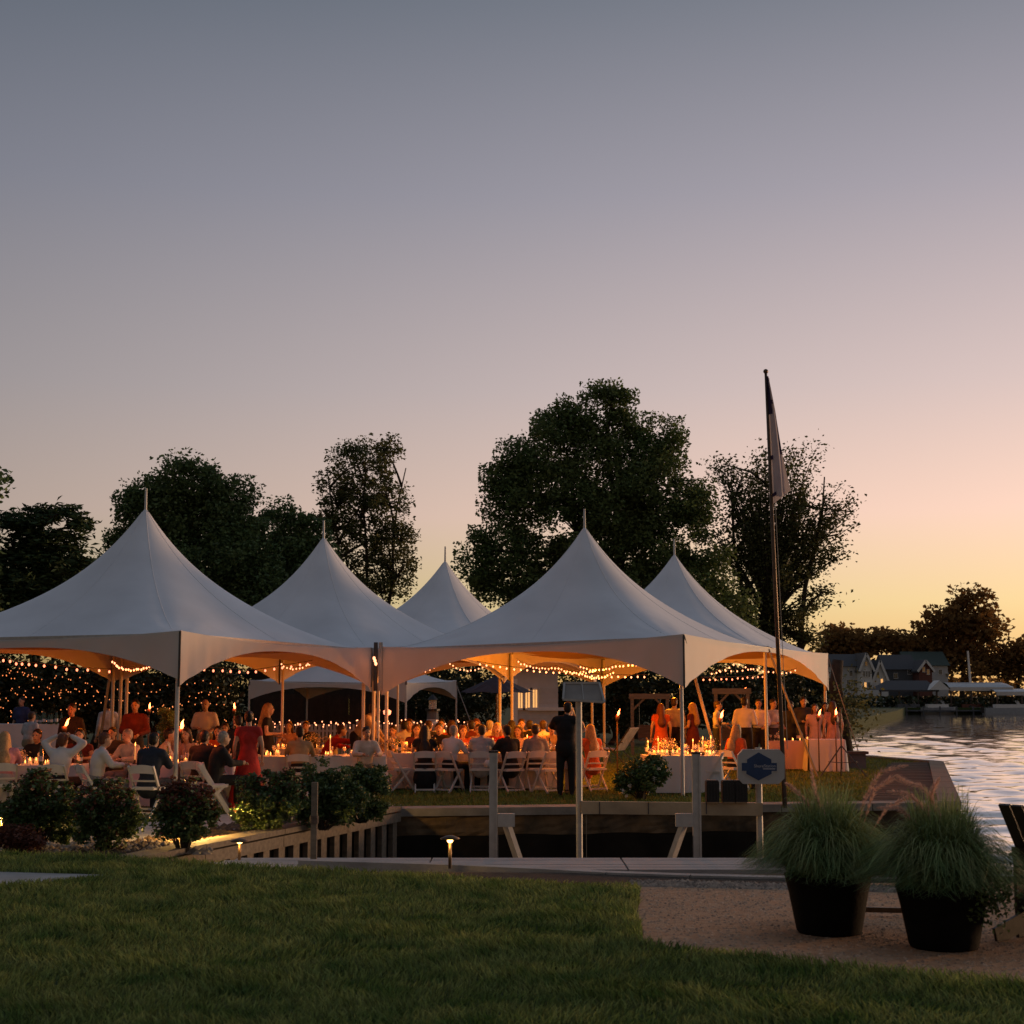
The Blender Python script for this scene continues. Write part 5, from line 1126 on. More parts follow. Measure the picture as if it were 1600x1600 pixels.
dress(X(1062, 29.9, .7), 29.75, 1.45, .85, .05, 'behind the rose bush', 24, 16, 4, 4, 0, 6, 3, 10.0)
table(X(1232, 38.8, .7), 38.9, 1.15, .7, 0.0, 'near the flagpole', 'cloth_peach')
dress(X(1232, 38.8, .7), 38.9, 1.15, .7, 0, 'near the flagpole', 1, 5, 3, 0, 0, 0, 0)
table(X(1290, 38.0, .7), 38.1, .9, .7, -.05, 'beside the lake', h=.80, drop=.78)
table(X(20, 41.4, 1.), 41.5, 3.4, .7, 0.02, 'used as bar by the hedge', h=1.12, drop=1.08); random.seed(41)
for k in range(22): item(BOTTLE, X(52 + k * 2.1, 41.5, 1.1) , 41.35 + random.uniform(-.2, .2), 1.128, 'bottle standing in the crowd on the bar by the hedge', 'bottles on the bar')
PRE = lambda *a, **k: person(*a, **k)
# left tent guests
person(6, 24.9, 18, 'sit', 'woman with long blond hair and pink patterned top, seated at the left edge', 'short', 'pink', 'pants', 'lgrey', 'long', 'blond', 1)
person(93, 24.5, -8, 'situp', 'guest in a white top holding both hands to the head', 'long', 'white', 'pants', 'black', 'short', 'auburn', 1)
person(150, 24.4, -58, 'sit', 'auburn-haired guest in a white shirt turned to the right at the left table', 'long', 'white', 'pants', 'grey', 'short', 'auburn', 1)
person(207, 26.9, 150, 'sit', 'grey-haired guest in white facing the camera across the left table', 'long', 'offwhite', 'pants', 'grey', 'short', 'grey', 1)
person(234, 24.2, -14, 'sit', 'man in a navy suit seen from behind beside the red-topped shrub', 'jacket', 'navy', 'pants', 'navy', 'short', 'dark', 0)
person(111, 29.2, 172, 'stand', 'man all in black standing behind the left torch', 'long', 'black', 'pants', 'black', 'short', 'dark', 2)
person(210, 30.4, 182, 'hold', 'man in a maroon shirt standing and facing the camera', 'long', 'maroon', 'pants', 'charcoal', 'short', 'dark', 0, 1.04)
person(168, 36.5, 40, 'stand', 'waiter in a white shirt and black trousers behind the inner tent pole', 'long', 'lgrey', 'pants', 'black', 'short', 'dark', 0, 1.02)
person(252, 27.3, -75, 'sit', 'dark-haired man in beige seated sideways near the left tent pole', 'long', 'offwhite', 'pants', 'khaki', 'short', 'dark', 0)
person(273, 27.6, 172, 'sit', 'woman with dark hair and rust top behind the left tent pole', 'dress', 'rose', hair='long', hairc='dark', skin=1)
person(296, 27.7, 165, 'sit', 'woman in a peach dress facing the camera right of the left tent pole', 'dress', 'peach', hair='long', hairc='brown', skin=1)
person(313, 25.55, -18, 'sit', 'dark-haired man in a black suit seen from behind at the second table', 'jacket', 'black', 'pants', 'black', 'short', 'dark', 0)
person(336, 25.1, -62, 'sit', 'grey-haired man in a black suit turned to the right at the second table', 'jacket', 'black', 'pants', 'black', 'short', 'grey', 1)
person(320, 32.8, 178, 'hold', 'bald man in a white short-sleeved shirt standing between the tents', 'short', 'white', 'pants', 'khaki', 'bald', 'grey', 0, 1.04)
person(353, 32.6, 180, 'sit', 'woman in red seated far back between the tents', 'dress', 'red', hair='long', hairc='brown', skin=1)
person(388, 25.6, 8, 'stand', 'woman in a long red gown with dark hair, seen from behind', 'gown', 'red', hair='bun', hairc='dark', skin=1, sc=.94)
person(372, 27.4, 30, 'stand', 'person in black half hidden behind the red gown', 'long', 'black', 'pants', 'black', 'short', 'dark', 0, .88)
person(417, 30.2, -88, 'hold', 'woman with long blond hair and black dress turned to the right', 'dress', 'black', hair='long', hairc='blond', skin=1, sc=1.0)
person(502, 32.3, -78, 'reach', 'man in a red shirt leaning over and reaching right', 'long', 'red', 'pants', 'tan', 'short', 'brown', 0)
person(556, 31.9, -96, 'bend', 'man in a tan shirt standing and bending at the middle tent', 'long', 'tan', 'pants', 'black', 'short', 'dark', 0, 1.06)
person(570, 29.0, -160, 'sit', 'man in a cream shirt seated by the posts where the tents meet', 'long', 'offwhite', 'pants', 'khaki', 'short', 'dark', 0)
# right tent, near side of the long table
person(664, 30.1, 4, 'sit', 'woman in a long black dress, first on the near side of the long table', 'gown', 'black', hair='long', hairc='dark', skin=1)
person(703, 30.1, -32, 'sit', 'bald-crowned man in a pale pink shirt at the long table', 'long', 'white', 'pants', 'black', 'short', 'grey', 1)
person(752, 30.1, -6, 'sit', 'man in a light grey blazer with a bag on his chair back', 'jacket', 'lgrey', 'pants', 'black', 'short', 'brown', 1)
person(797, 30.0, 28, 'sit', 'man in a black jacket leaning left at the long table', 'jacket', 'black', 'pants', 'black', 'short', 'dark', 0)
person(838, 30.3, 12, 'lap', 'man in a grey shirt near the right end of the long table', 'long', 'grey', 'pants', 'black', 'short', 'brown', 0)
# far side
FARS = [(617, 'man in a tan shirt by the post on the far side of the long table', 'long', 'tan', 'short', 'dark'), (650, 'woman in a wine dress beside the tan shirt across the long table', 'dress', 'maroon', 'long', 'brown'), (686, 'man in a dark waistcoat and gold tie across the long table', 'jacket', 'black', 'short', 'dark'),
        (722, 'woman in an orange dress across the long table between pink shirt and blazer', 'dress', 'orange', 'long', 'auburn'), (750, 'man in a cream shirt across the long table behind the blazer', 'long', 'offwhite', 'short', 'brown'), (776, 'woman with blond hair and red dress across the long table left of the inner poles', 'dress', 'red', 'long', 'blond'),
        (812, 'woman in a peach dress across the long table right of the inner poles', 'dress', 'peach', 'long', 'brown'), (836, 'man in a red shirt across the long table right of the inner poles', 'long', 'red', 'short', 'dark'), (862, 'man in gold patterned shirt at the right end across the long table', 'long', 'tan', 'short', 'dark')]
for i, (px, lb, tp, tc_, hr, hc) in enumerate(FARS): person(px, 31.95 + .1 * (i % 3), 180 + (-14, 8, 0, 12, -8, 5)[i % 6], 'sit', lb, tp, tc_, 'pants', 'black', hr, hc, i % 2, .97 + .02 * (i % 3))
person(884, 28.8, -6, 'hug', 'man in a black suit standing with his back to the camera, embracing someone', 'jacket', 'black', 'pants', 'black', 'short', 'dark', 0, 1.02)
person(894, 29.22, 172, 'hug', 'blond guest in peach embraced by the man in the black suit', 'dress', 'peach', hair='long', hairc='blond', skin=1, sc=.96)
person(926, 30.4, 25, 'lap', 'woman in an orange top with long hair, seated right of the embracing pair', 'dress', 'orange', hair='long', hairc='blond', skin=1)
person(1146, 30.6, -52, 'lap', 'woman with very long blond hair and orange top seated beside the candle table', 'long', 'orange', 'pants', 'black', 'long', 'blond', 1)
# a second row of guests behind the long table
table(X(742, 34.6, .7), 34.6, 3.6, .8, 0.0, 'in the second row'); random.seed(77)
dress(X(742, 34.6, .7), 34.6, 3.6, .8, 0.0, 'in the second row', 12, 8, 3, 3, 0, 3, 2, 6.0)
ROW2 = [(632, 33.9, 8, 'long', 'white', 'short', 'dark', 'first from the left'), (668, 34.0, -10, 'jacket', 'charcoal', 'short', 'brown', 'second from the left'), (706, 33.9, 5, 'dress', 'orange', 'long', 'brown', 'third from the left'), (738, 34.0, 12, 'long', 'maroon', 'short', 'dark', 'fourth from the left'), (764, 33.9, -6, 'long', 'offwhite', 'short', 'grey', 'fifth from the left'),
        (800, 33.9, 3, 'dress', 'red', 'long', 'dark', 'sixth from the left'), (826, 34.0, -12, 'jacket', 'black', 'short', 'dark', 'seventh from the left'), (850, 33.9, 7, 'long', 'white', 'short', 'brown', 'rightmost')]
for i, (px, yy, fc, tp, tc_, hr, hc, wh) in enumerate(ROW2): person(px, yy, fc, 'sit', ('guest in ' + {'white': 'white', 'charcoal': 'charcoal', 'orange': 'orange', 'maroon': 'maroon', 'offwhite': 'cream', 'red': 'red', 'black': 'black'}[tc_] + ' at the second row table, ' + wh), tp, tc_, 'pants', 'black', hr, hc, i % 2, 1.02, ch='second row guest, ' + wh)
for i, (px, yy, tp, tc_, hr, hc, wh) in enumerate([(640, 35.5, 'dress', 'rose', 'long', 'brown', 'woman in dusty pink facing the camera far behind the black dress'), (690, 35.6, 'long', 'white', 'short', 'dark', 'man in white facing the camera far behind the pink shirt'), (745, 35.5, 'dress', 'peach', 'long', 'auburn', 'woman in peach facing the camera far behind the blazer'), (815, 35.6, 'long', 'tan', 'short', 'brown', 'man in tan facing the camera far behind the inner poles')]):
    person(px, yy, 180, 'sit', wh, tp, tc_, 'pants', 'black', hr, hc, i % 2, 1.03)
person(62, 27.0, 175, 'sit', 'guest in black facing the camera behind the far left table', 'long', 'black', 'pants', 'black', 'short', 'dark', 0)
person(126, 27.3, 185, 'sit', 'woman in maroon facing the camera behind the far left table', 'dress', 'maroon', hair='long', hairc='dark', skin=1)
person(180, 28.6, 170, 'sit', 'man in charcoal between the maroon shirt and the left table', 'jacket', 'charcoal', 'pants', 'black', 'short', 'dark', 0)
person(343, 29.6, 178, 'sit', 'woman in rust red behind the grey-haired man in the black suit', 'dress', 'orange', hair='long', hairc='dark', skin=1)
person(452, 34.8, 182, 'sit', 'woman in dusty rose facing the camera in the middle tent', 'dress', 'rose', hair='long', hairc='brown', skin=1)
person(480, 34.9, 175, 'sit', 'man in a dark suit facing the camera in the middle tent', 'jacket', 'black', 'pants', 'black', 'short', 'brown', 0)
person(468, 28.6, 5, 'sit', 'man in a tan shirt seen from behind above the dark shrubs', 'long', 'tan', 'pants', 'black', 'short', 'dark', 0)
# bar group on the right
person(1033, 37.6, 6, 'stand', 'woman with dark red hair and orange dress at the bar group', 'dress', 'orange', hair='long', hairc='auburn', skin=1, sc=.97)
person(1054, 38.4, -18, 'stand', 'man in a white shirt with dark braces at the bar group', 'long', 'lgrey', 'pants', 'black', 'short', 'brown', 0, 1.05)
person(1083, 38.2, 55, 'hold', 'woman with blond hair and dark dress holding a glass at the bar group', 'dress', 'maroon', hair='long', hairc='blond', skin=1, sc=.98)
person(1121, 39.6, -110, 'hold', 'man in a pale patterned shirt beside the bar torch', 'long', 'offwhite', 'pants', 'charcoal', 'short', 'brown', 0)
person(1164, 37.4, -12, 'hold', 'man in a white shirt and black trousers with his back to the camera', 'long', 'white', 'pants', 'black', 'short', 'dark', 0, 1.06)
person(1186, 38.8, 172, 'hold', 'man in a white shirt and dark tie behind the right tent pole', 'long', 'white', 'pants', 'black', 'short', 'dark', 0, 1.03)
person(1208, 39.0, -150, 'hold', 'man in a white shirt facing the camera beside the flagpole', 'long', 'lgrey', 'pants', 'charcoal', 'short', 'dark', 0, 1.03)
person(1236, 40.3, 150, 'stand', 'guest in a dark suit just right of the flagpole', 'jacket', 'charcoal', 'pants', 'black', 'short', 'dark', 0, 1.0)
person(1256, 39.7, 182, 'hold', 'man in a dark waistcoat and open white shirt right of the flagpole', 'jacket', 'charcoal', 'pants', 'black', 'short', 'dark', 0, 1.06)
person(1274, 39.2, 175, 'stand', 'woman in a pale beige dress behind the lakeside torch', 'gown', 'peach', hair='long', hairc='brown', skin=1, sc=.96)
person(1302, 38.9, 10, 'stand', 'woman in a dusty pink dress nearest the lake', 'gown', 'rose', hair='long', hairc='brown', skin=1, sc=1.0)
person(1290, 40.4, 175, 'stand', 'guest in a dark patterned dress between the two lakeside torches', 'dress', 'charcoal', hair='long', hairc='dark', skin=0, sc=.98)
# man perched on a bench by the bar
pb = thing('bar_bench', 'pale box bench under the seated man by the bar', 'bench', (X(45, 40.2, .5), 40.2, 0)); MB().box((0, .1, .48), (1.2, .5, .06)).build('seat', 'cloth_white', pb)
for s_ in (-1, 1): MB().box((s_ * .5, .1, .225), (.08, .44, .45)).build('leg', 'chair_white', pb)
person(44, 40.1, -30, 'lap', 'man in a pale grey shirt and khaki trousers seated by the bar', 'short', 'lgrey', 'pants', 'khaki', 'short', 'brown', 0, 1.05, .08, ch=False)
person(33, 42.6, 160, 'stand', 'bartender in dark blue behind the bottles', 'short', 'blue', 'pants', 'black', 'short', 'dark', 0, 1.06)
# free chairs and a bag
chair(X(338, 24.9, .5), 24.75, R(-75), 'empty white folding chair seen sideways beside the red gown'); chair(X(352, 25.6, .5), 25.7, R(-110), 'empty white folding chair behind the sideways one by the red gown')
chair(X(627, 30.3, .5), 30.3, R(-70), 'empty white folding chair seen sideways right of the dark shrub'); chair(X(855, 30.1, .5), 29.9, R(35), 'empty white folding chair left of the standing suit')
chair(X(1108, 29.6, .5), 29.5, R(80), 'empty white folding chair at the candle table, seen sideways')
hb = thing('handbag', 'small white handbag hanging on the blazer man’s chair', 'bag', (X(763, 29.8, .6), 29.72, .5)); MB().lathe([(.02, 0), (.08, .02), (.085, .10), (.05, .15)], 10).build('pouch', 'cloth_white', hb, smooth=True)
MB().path([(-.05, 0, .13), (-.03, 0, .25), (.03, 0, .25), (.05, 0, .13)], .008, 6).build('handle', 'cloth_white', hb)

# ------------------------------------------------------------------ torches and lamps
def torch(label, px, py, Y, power=6.0, tilt=.25, z=0.0, sc=1.0):
    sc *= .85; tilt *= .7
    f = Vector(P(px, py, Y)); t = thing('tiki_torch', label, 'torch', (f.x, Y, z), 0, 'flaming garden torches'); h = f.z - z
    MB().tube((0, 0, 0), (0, 0, h - .22 * sc), .018, n=8).build('pole', 'wood_brown', t, smooth=True)
    MB().lathe([(.022, h - .28 * sc), (.05, h - .2 * sc), (.052, h - .12 * sc), (.02, h - .10 * sc)], 12).build('canister', 'bronze', t, smooth=True)
    k = sc; b = MB(); prof = [(.010, 0), (.030, .04), (.034, .08), (.026, .12), (.012, .17), (.002, .21)]
    vs = []
    for i, (r_, zz) in enumerate(prof):
        for j in range(10): a = j * .6283; vs.append((r_ * k * math.cos(a) + tilt * zz * k + .012 * math.sin(zz * 30), r_ * k * math.sin(a), h - .13 * sc + zz * k))
    b.add(vs, [(i * 10 + j, i * 10 + (j + 1) % 10, (i + 1) * 10 + (j + 1) % 10, (i + 1) * 10 + j) for i in range(5) for j in range(10)] + [tuple(range(9, -1, -1))]); b.build('fire', 'flame_torch', t, smooth=True)
    lamp('torch_light', (f.x + .02, Y - .08, f.z + .05), power * 2.3, (1.0, .12, .025), .05, t)
torch('torch burning in front of the man in black under the left tent', 101, 1127, 28.4, 7, .8)
torch('torch burning against the front pole of the left tent', 282, 1130, 25.6, 7, .45, sc=1.05)
torch('torch burning far back by the hedge left of the pole', 233, 1102, 38, 5, .25)
torch('torch burning by the hedge left of the small tent', 366, 1102, 39, 5, .1)
torch('torch burning right of the solar panel', 964, 1112, 37, 6, .7)
torch('torch burning left of the white-shirted back at the bar group', 1125, 1115, 35.5, 8, .6, sc=1.15)
torch('torch burning in front of the beige dress by the lake', 1278, 1112, 37.3, 7, .7)
torch('torch burning beside the dusty pink dress by the lake', 1305, 1111, 37.5, 7, .3)
torch('torch burning high above the wooden swing', 1161, 1077, 50, 5, .9)
def lantern(label, px, py, Y):
    f = Vector(P(px, py, Y)); t = thing('post_lantern', label, 'lantern', (f.x, Y, 0)); MB().tube((0, 0, 0), (0, 0, f.z - .1), .02).build('post', 'steel_dark', t); MB().lathe([(.02, f.z - .1), (.09, f.z - .06), (.10, f.z + .02), (.03, f.z + .06)], 10).build('glow_shade', 'bulb_red', t, smooth=True)
lantern('low red-glowing lantern behind the posts where the tents meet', 605, 1112, 38)

# ------------------------------------------------------------------ picket fence, buildings and yard behind
pk = thing('picket_fence', 'white picket fence behind the middle tent', 'fence', (X(560, 47, .5), 47.2, 0))
x0, x1 = X(385, 47.2, .5), X(905, 47.2, .5); NP = 88
for i in range(NP):
    xx = x0 + (x1 - x0) * i / (NP - 1); MB().box((xx, 47.2, .52), (.075, .022, .96)).build('picket', 'picket_paint', pk, world=True)
for zz in (.28, .80): MB().box(((x0 + x1) / 2, 47.235, zz), (x1 - x0, .035, .07)).build('rail', 'picket_paint', pk, world=True)
for i in range(7): MB().box((x0 + (x1 - x0) * i / 6, 47.28, .55), (.10, .06, 1.1)).build('fence_post', 'picket_paint', pk, world=True)
bf = thing('board_fence', 'tall brown board fence behind the picket fence', 'fence', (X(480, 54, .5), 58.6, 0)); xa, xb = X(395, 58.6), X(620, 58.6)
for i in range(30): MB().box((xa + (xb - xa) * (i + .5) / 30, 58.6 + .01 * (i % 2), .95), ((xb - xa) / 31, .03, 1.9 + .05 * ((i * 7) % 3))).build('board', 'siding_brown', bf, world=True)
cb = thing('cedar_cabin', 'dark cedar cabin with one lit yellow window behind the middle tent', 'house', (X(520, 62), 64, 0))
MB().box((X(520, 64), 66, 1.7), (7.0, 4, 3.4)).build('wall', 'siding_brown', cb, world=True)
b = MB(); xc = X(520, 64); b.add([(xc - 3.8, 63.6, 3.3), (xc + 3.8, 63.6, 3.3), (xc + 3.8, 66, 4.3), (xc - 3.8, 66, 4.3), (xc - 3.8, 68.4, 3.3), (xc + 3.8, 68.4, 3.3)], [(0, 1, 2, 3), (3, 2, 5, 4), (0, 3, 4), (1, 5, 2)]); b.build('roof', 'roof_dark', cb, world=True)
def win(t, x, y, z, w, h, pane, fr='trim', d=.05):
    f = MB(); f.box((x, y, z + h / 2), (w + .12, d, .07)); f.box((x, y, z - h / 2), (w + .14, d * 1.3, .07)); f.box((x - w / 2, y, z), (.06, d, h)); f.box((x + w / 2, y, z), (.06, d, h)); o = f.build('window', fr, t, world=True)
    q = MB(); q.box((x, y + .012, z), (w, .01, h)); p_ = q.mesh('pane', pane, org=tuple(t.location)); put('pane', p_, o)
    mm = MB().box((x, y - .005, z), (.03, d * .6, h)).mesh('mullion', fr, org=tuple(t.location)); put('mullion', mm, o)
win(cb, X(546, 63.9, 2), 63.96, P(546, 1104, 64)[2], .40, .75, 'window_yellow', 'siding_brown')
gh = thing('cottage', 'grey clapboard cottage with a warm lit window behind the long table', 'house', (X(840, 57), 58, 0))
xl, xr = X(800, 56), X(872, 56)
MB().box(((xl + xr) / 2, 58.2, 1.3), (xr - xl, 4, 3.6)).build('wall', 'siding_grey', gh, world=True)
for i in range(13): MB().box(((xl + xr) / 2, 56.19, -.3 + i * .20), (xr - xl + .02, .03, .17), rx=R(6)).build('siding_board', 'siding_grey', gh, world=True)
for k, pxx in enumerate((813, 824.5, 836)): win(gh, X(pxx, 56.1, 1.6), 56.12, P(820, 1092, 56)[2], .22, .75, 'window_lit', 'trim')
MB().box((xl + .1, 56.1, 1.2), (.22, .2, 2.6)).build('corner_column', 'trim', gh, world=True); MB().box(((xl + xr) / 2 + .6, 56.15, P(820, 1108, 56)[2]), (xr - xl, .2, .12)).build('sill_band', 'trim', gh, world=True)
b = MB(); b.add([(xl - .4, 55.7, 2.9), (xr + .4, 55.7, 2.9), (xr + .4, 58.2, 4.0), (xl - .4, 58.2, 4.0), (xl - .4, 60.6, 2.9), (xr + .4, 60.6, 2.9)], [(0, 1, 2, 3), (3, 2, 5, 4)]); b.build('roof', 'roof_dark', gh, world=True)
# navy umbrella
um = thing('patio_umbrella', 'navy patio umbrella seen under the right tent', 'umbrella', (X(776, 46), 46, 0)); zt = P(776, 1055, 46)[2]; ze = P(776, 1083, 46)[2]; ru = 60 * 46 / F_PX
for k in range(8):
    a0, a1 = k * math.pi / 4, (k + 1) * math.pi / 4; am = (a0 + a1) / 2
    MB().add([(0, 0, zt), (ru * math.cos(a0), ru * math.sin(a0), ze), (ru * .97 * math.cos(am), ru * .97 * math.sin(am), ze + .04), (ru * math.cos(a1), ru * math.sin(a1), ze), (.5 * ru * math.cos(am), .5 * ru * math.sin(am), (zt + ze) / 2 - .03)], [(0, 1, 4), (1, 2, 4), (2, 3, 4), (3, 0, 4)]).build('canopy_panel', 'navy_fabric', um)
MB().tube((0, 0, 0), (0, 0, zt + .1), .025).build('pole', 'bronze', um); MB().lathe([(.28, 0), (.26, .06), (.05, .09)], 14).build('base', 'steel_dark', um)
# lighthouse ornament
lo = thing('lighthouse_ornament', 'small lighthouse ornament in the yard behind the picket fence', 'ornament', (X(676, 50.5), 50.5, 0)); hz_ = P(676, 1085, 50.5)[2]
MB().lathe([(.30, 0), (.17, hz_ - .55)], 14).build('tower', 'siding_white', lo, smooth=True); MB().lathe([(.25, hz_ - .55), (.25, hz_ - .48), (.15, hz_ - .48)], 14).build('gallery', 'black_plastic', lo)
MB().lathe([(.13, hz_ - .48), (.13, hz_ - .18)], 10).build('lamp_room', 'glass_clear', lo); MB().lathe([(.19, hz_ - .18), (.02, hz_)], 12).build('dome', 'black_plastic', lo)
for k in range(2): MB().lathe([(.262 - k * .06, .5 + k * .6), (.24 - k * .06, .8 + k * .6)], 14, capb=False, capt=False).build('dark_band', 'siding_dark', lo)
# wooden swing frames
def swing(label, pxa, pxb, pyt, Y):
    a, b_ = X(pxa, Y), X(pxb, Y); zt_ = P(pxa, pyt, Y)[2]; t = thing('swing_frame', label, 'swing frame', ((a + b_) / 2, Y, 0), 0, 'wooden swing frames'); w = (b_ - a)
    MB().box((0, 0, zt_), (w + .2, .12, .17)).build('top_beam', 'wood_grey', t)
    for s_ in (-1, 1):
        MB().box((s_ * w / 2, 0, zt_ / 2 - .04), (.10, .10, zt_ - .09)).build('post', 'wood_grey', t); MB().beam((s_ * w / 2, 0, zt_ - .45), (s_ * (w / 2 - .38), 0, zt_ - .08), .07, .06).build('corner_brace', 'wood_grey', t)
        MB().tube((s_ * w * .3, 0, zt_ - .1), (s_ * w * .3, 0, .95), .008, n=4).build('chain', 'steel_dark', t)
    MB().box((0, 0, .5), (w * .66, .42, .04)).build('seat', 'wood_brown', t); MB().box((0, .2, .75), (w * .66, .04, .42)).build('backrest', 'wood_brown', t)
swing('wooden swing frame with a broad beam behind the bar group', 1119, 1169, 1080, 45)
swing('slim wooden swing frame left of the bar group', 988, 1043, 1088, 48)
# lounge chair in the yard
lc = thing('sling_chair', 'grey sling lounge chair standing in the yard right of the solar panel', 'chair', (X(966, 42.5), 42.5, 0), R(60))
MB().beam((0, -.5, 1.0), (0, -.05, .38), .6, .03, up=(0, 1, 0)).build('back_sling', 'cloth_lgrey', lc); MB().beam((0, -.05, .38), (0, .5, .42), .6, .03).build('seat_sling', 'cloth_lgrey', lc)
for s_ in (-1, 1): MB().path([(s_ * .32, -.52, 1.02), (s_ * .32, -.02, .36), (s_ * .32, .52, .42), (s_ * .32, .40, 0)], .018, 6).build('frame_tube', 'steel_dark', lc); MB().path([(s_ * .32, -.3, .6), (s_ * .34, .3, .62), (s_ * .32, -.35, 0)], .016, 6).build('armrest', 'steel_dark', lc)
# black tub on the grass, speaker tripod by the lake
tb_ = thing('drinks_tub', 'black tub on the grass in front of the peach-clothed table', 'tub', G(1249, 1200.5)); MB().lathe([(.17, 0), (.22, .40), (.24, .41), (.23, .44), (.20, .42)], 18).build('tub', 'black_plastic', tb_, smooth=True)
for k in range(5): MB().ell((.12 * math.cos(k * 1.3), .12 * math.sin(k * 1.3), .44), (.06, .05, .05), 8, 6).build('bag_fold', 'black_plastic', tb_, smooth=True)
tp = thing('tripod_stand', 'black tripod stand at the right end of the tables by the lake', 'tripod', (X(1315, 35.2, .5), 35.2, 0))
hub = Vector((0, 0, P(1315, 1165, 35.2)[2]))
for a in (200, 330, 80): MB().tube(hub, (.62 * math.cos(R(a)), .62 * math.sin(R(a)), 0), .016).build('leg', 'steel_dark', tp); MB().tube((0, 0, .35), (.36 * math.cos(R(a)), .36 * math.sin(R(a)), .38), .008).build('brace', 'steel_dark', tp)
MB().tube((0, 0, .2), (0, 0, P(1315, 1105, 35.2)[2]), .018).build('mast', 'steel_dark', tp)
cr_ = thing('bench_seat', 'dark low bench at the water edge behind the tripod', 'bench', (X(1338, 39.5, .5), 39.5, 0)); MB().box((0, 0, .42), (.55, .4, .07)).build('seat', 'wood_brown', cr_); MB().box((0, 0, .2), (.42, .3, .4)).build('base', 'siding_dark', cr_)
# lakeside trunk
lt = thing('tree_stump', 'dark leaning trunk beside the lake at the right end of the party', 'tree trunk', (X(1312, 47, 1), 47.0, 0)); MB().path([(.15, 0, 0), (.05, 0, 1.2), (-.1, 0, 2.2), (.0, 0, 3.0)], [.28, .22, .2, .17], 8).build('trunk', 'bark', lt, smooth=True)
C = rng.normal(size=(900, 3)) * np.array([.45, .45, .5]) + np.array([.2, 0, 1.5]); put('ivy', leaf_mesh('ivy', C, .14, 'leaf_airy'), lt)

# ------------------------------------------------------------------ far shore
FZ = .25
def gable(label, pxl, pxr, pye, pyr, Y, wall, roof, front='x', windows=(), chim=False, base=1098, over=.35):
    """a house whose eave line is at pye and ridge at pyr; front='x': gable faces the camera, 'y': long side does"""
    xl_, xr_ = X(pxl, Y, 3), X(pxr, Y, 3); ze_, zr_ = P(pxl, pye, Y)[2], P(pxl, pyr, Y)[2]; t = thing('shore_house', label, 'house', ((xl_ + xr_) / 2, Y, 0), 0, 'houses on the far shore'); dp = 8.0; xc_ = (xl_ + xr_) / 2
    MB().box((xc_, Y + dp / 2, ze_ / 2), (xr_ - xl_, dp, ze_)).build('wall', wall, t, world=True)
    b = MB()
    if front == 'x':
        MB().add([(xl_, Y, ze_), (xr_, Y, ze_), (xc_, Y, zr_), (xl_, Y + dp, ze_), (xr_, Y + dp, ze_), (xc_, Y + dp, zr_)], [(0, 1, 2), (5, 4, 3)]).build('gable_wall', wall, t, world=True)
        o_ = over
        for s_, xe in ((-1, xl_), (1, xr_)):
            b = MB(); sl = (zr_ - ze_) / ((xr_ - xl_) / 2); xx = xe + s_ * o_; zz = ze_ - sl * o_
            b.add([(xx, Y - .4, zz), (xc_, Y - .4, zr_), (xc_, Y + dp, zr_), (xx, Y + dp, zz), (xx, Y - .4, zz + .28), (xc_, Y - .4, zr_ + .28), (xc_, Y + dp, zr_ + .28), (xx, Y + dp, zz + .28)], [(0, 1, 2, 3), (7, 6, 5, 4), (0, 4, 5, 1), (0, 3, 7, 4), (2, 6, 7, 3)]); b.build('roof', roof, t, world=True)
            MB().beam((xx, Y - .46, zz + .1), (xc_, Y - .46, zr_ + .1), .10, .34).build('rake_board', 'trim', t, world=True)
    else:
        b.add([(xl_ - over, Y - .4, ze_), (xr_ + over, Y - .4, ze_), (xr_ + over, Y + dp / 2, zr_), (xl_ - over, Y + dp / 2, zr_), (xr_ + over, Y + dp + .4, ze_), (xl_ - over, Y + dp + .4, ze_)], [(0, 1, 2, 3), (3, 2, 4, 5), (0, 3, 5), (1, 4, 2)]); b.build('roof', roof, t, world=True)
    for (wx, wy, ww, wh, pn_) in windows:
        s_ = Y / F_PX; win(t, X(wx, Y - .1, 4), Y - .06, P(wx, wy, Y)[2], ww * s_, wh * s_, pn_, 'trim', .1)
    return t
Yh = 238
gable('grey two-storey house wing with a dark roof on the far shore', 1306, 1347, 1041, 1021, Yh + 3, 'siding_grey', 'roof_dark', 'y', [(1330, 1052, 5, 9, 'pane_dark'), (1337, 1066, 5, 8, 'pane_dark'), (1326, 1066, 5, 8, 'pane_dark')])
gable('pale gabled house front with sunset-lit windows on the far shore', 1346, 1363, 1042, 1022, Yh, 'siding_white', 'roof_dark', 'x', [(1350.5, 1053, 3.2, 9, 'pane_dark'), (1354.5, 1053, 3.2, 9, 'pane_dark'), (1358.5, 1053, 3.2, 9, 'pane_dark'), (1354.5, 1037, 4, 7, 'pane_sunset'), (1352, 1070, 4, 8, 'window_lit'), (1358, 1070, 4, 8, 'pane_dark')])
gable('steep white A-frame gable beside the pale house on the far shore', 1363, 1388, 1066, 1033, Yh + 1, 'siding_white', 'roof_dark', 'x', [(1372, 1053, 4, 7, 'pane_dark'), (1378, 1064, 4, 7, 'window_lit')])
gable('long dark grey house in the middle of the far shore', 1386, 1432, 1046, 1022, Yh + 6, 'siding_dark', 'roof_dark', 'y', [(1400, 1056, 6, 8, 'pane_dark'), (1422, 1050, 6, 7, 'pane_dark')])
gable('small sunset-lit gable right of the long dark house', 1437, 1457, 1046, 1033, Yh + 2, 'brick_red', 'roof_dark', 'x', [(1444, 1046, 4, 8, 'pane_sunset'), (1451, 1050, 4, 8, 'pane_sunset')])
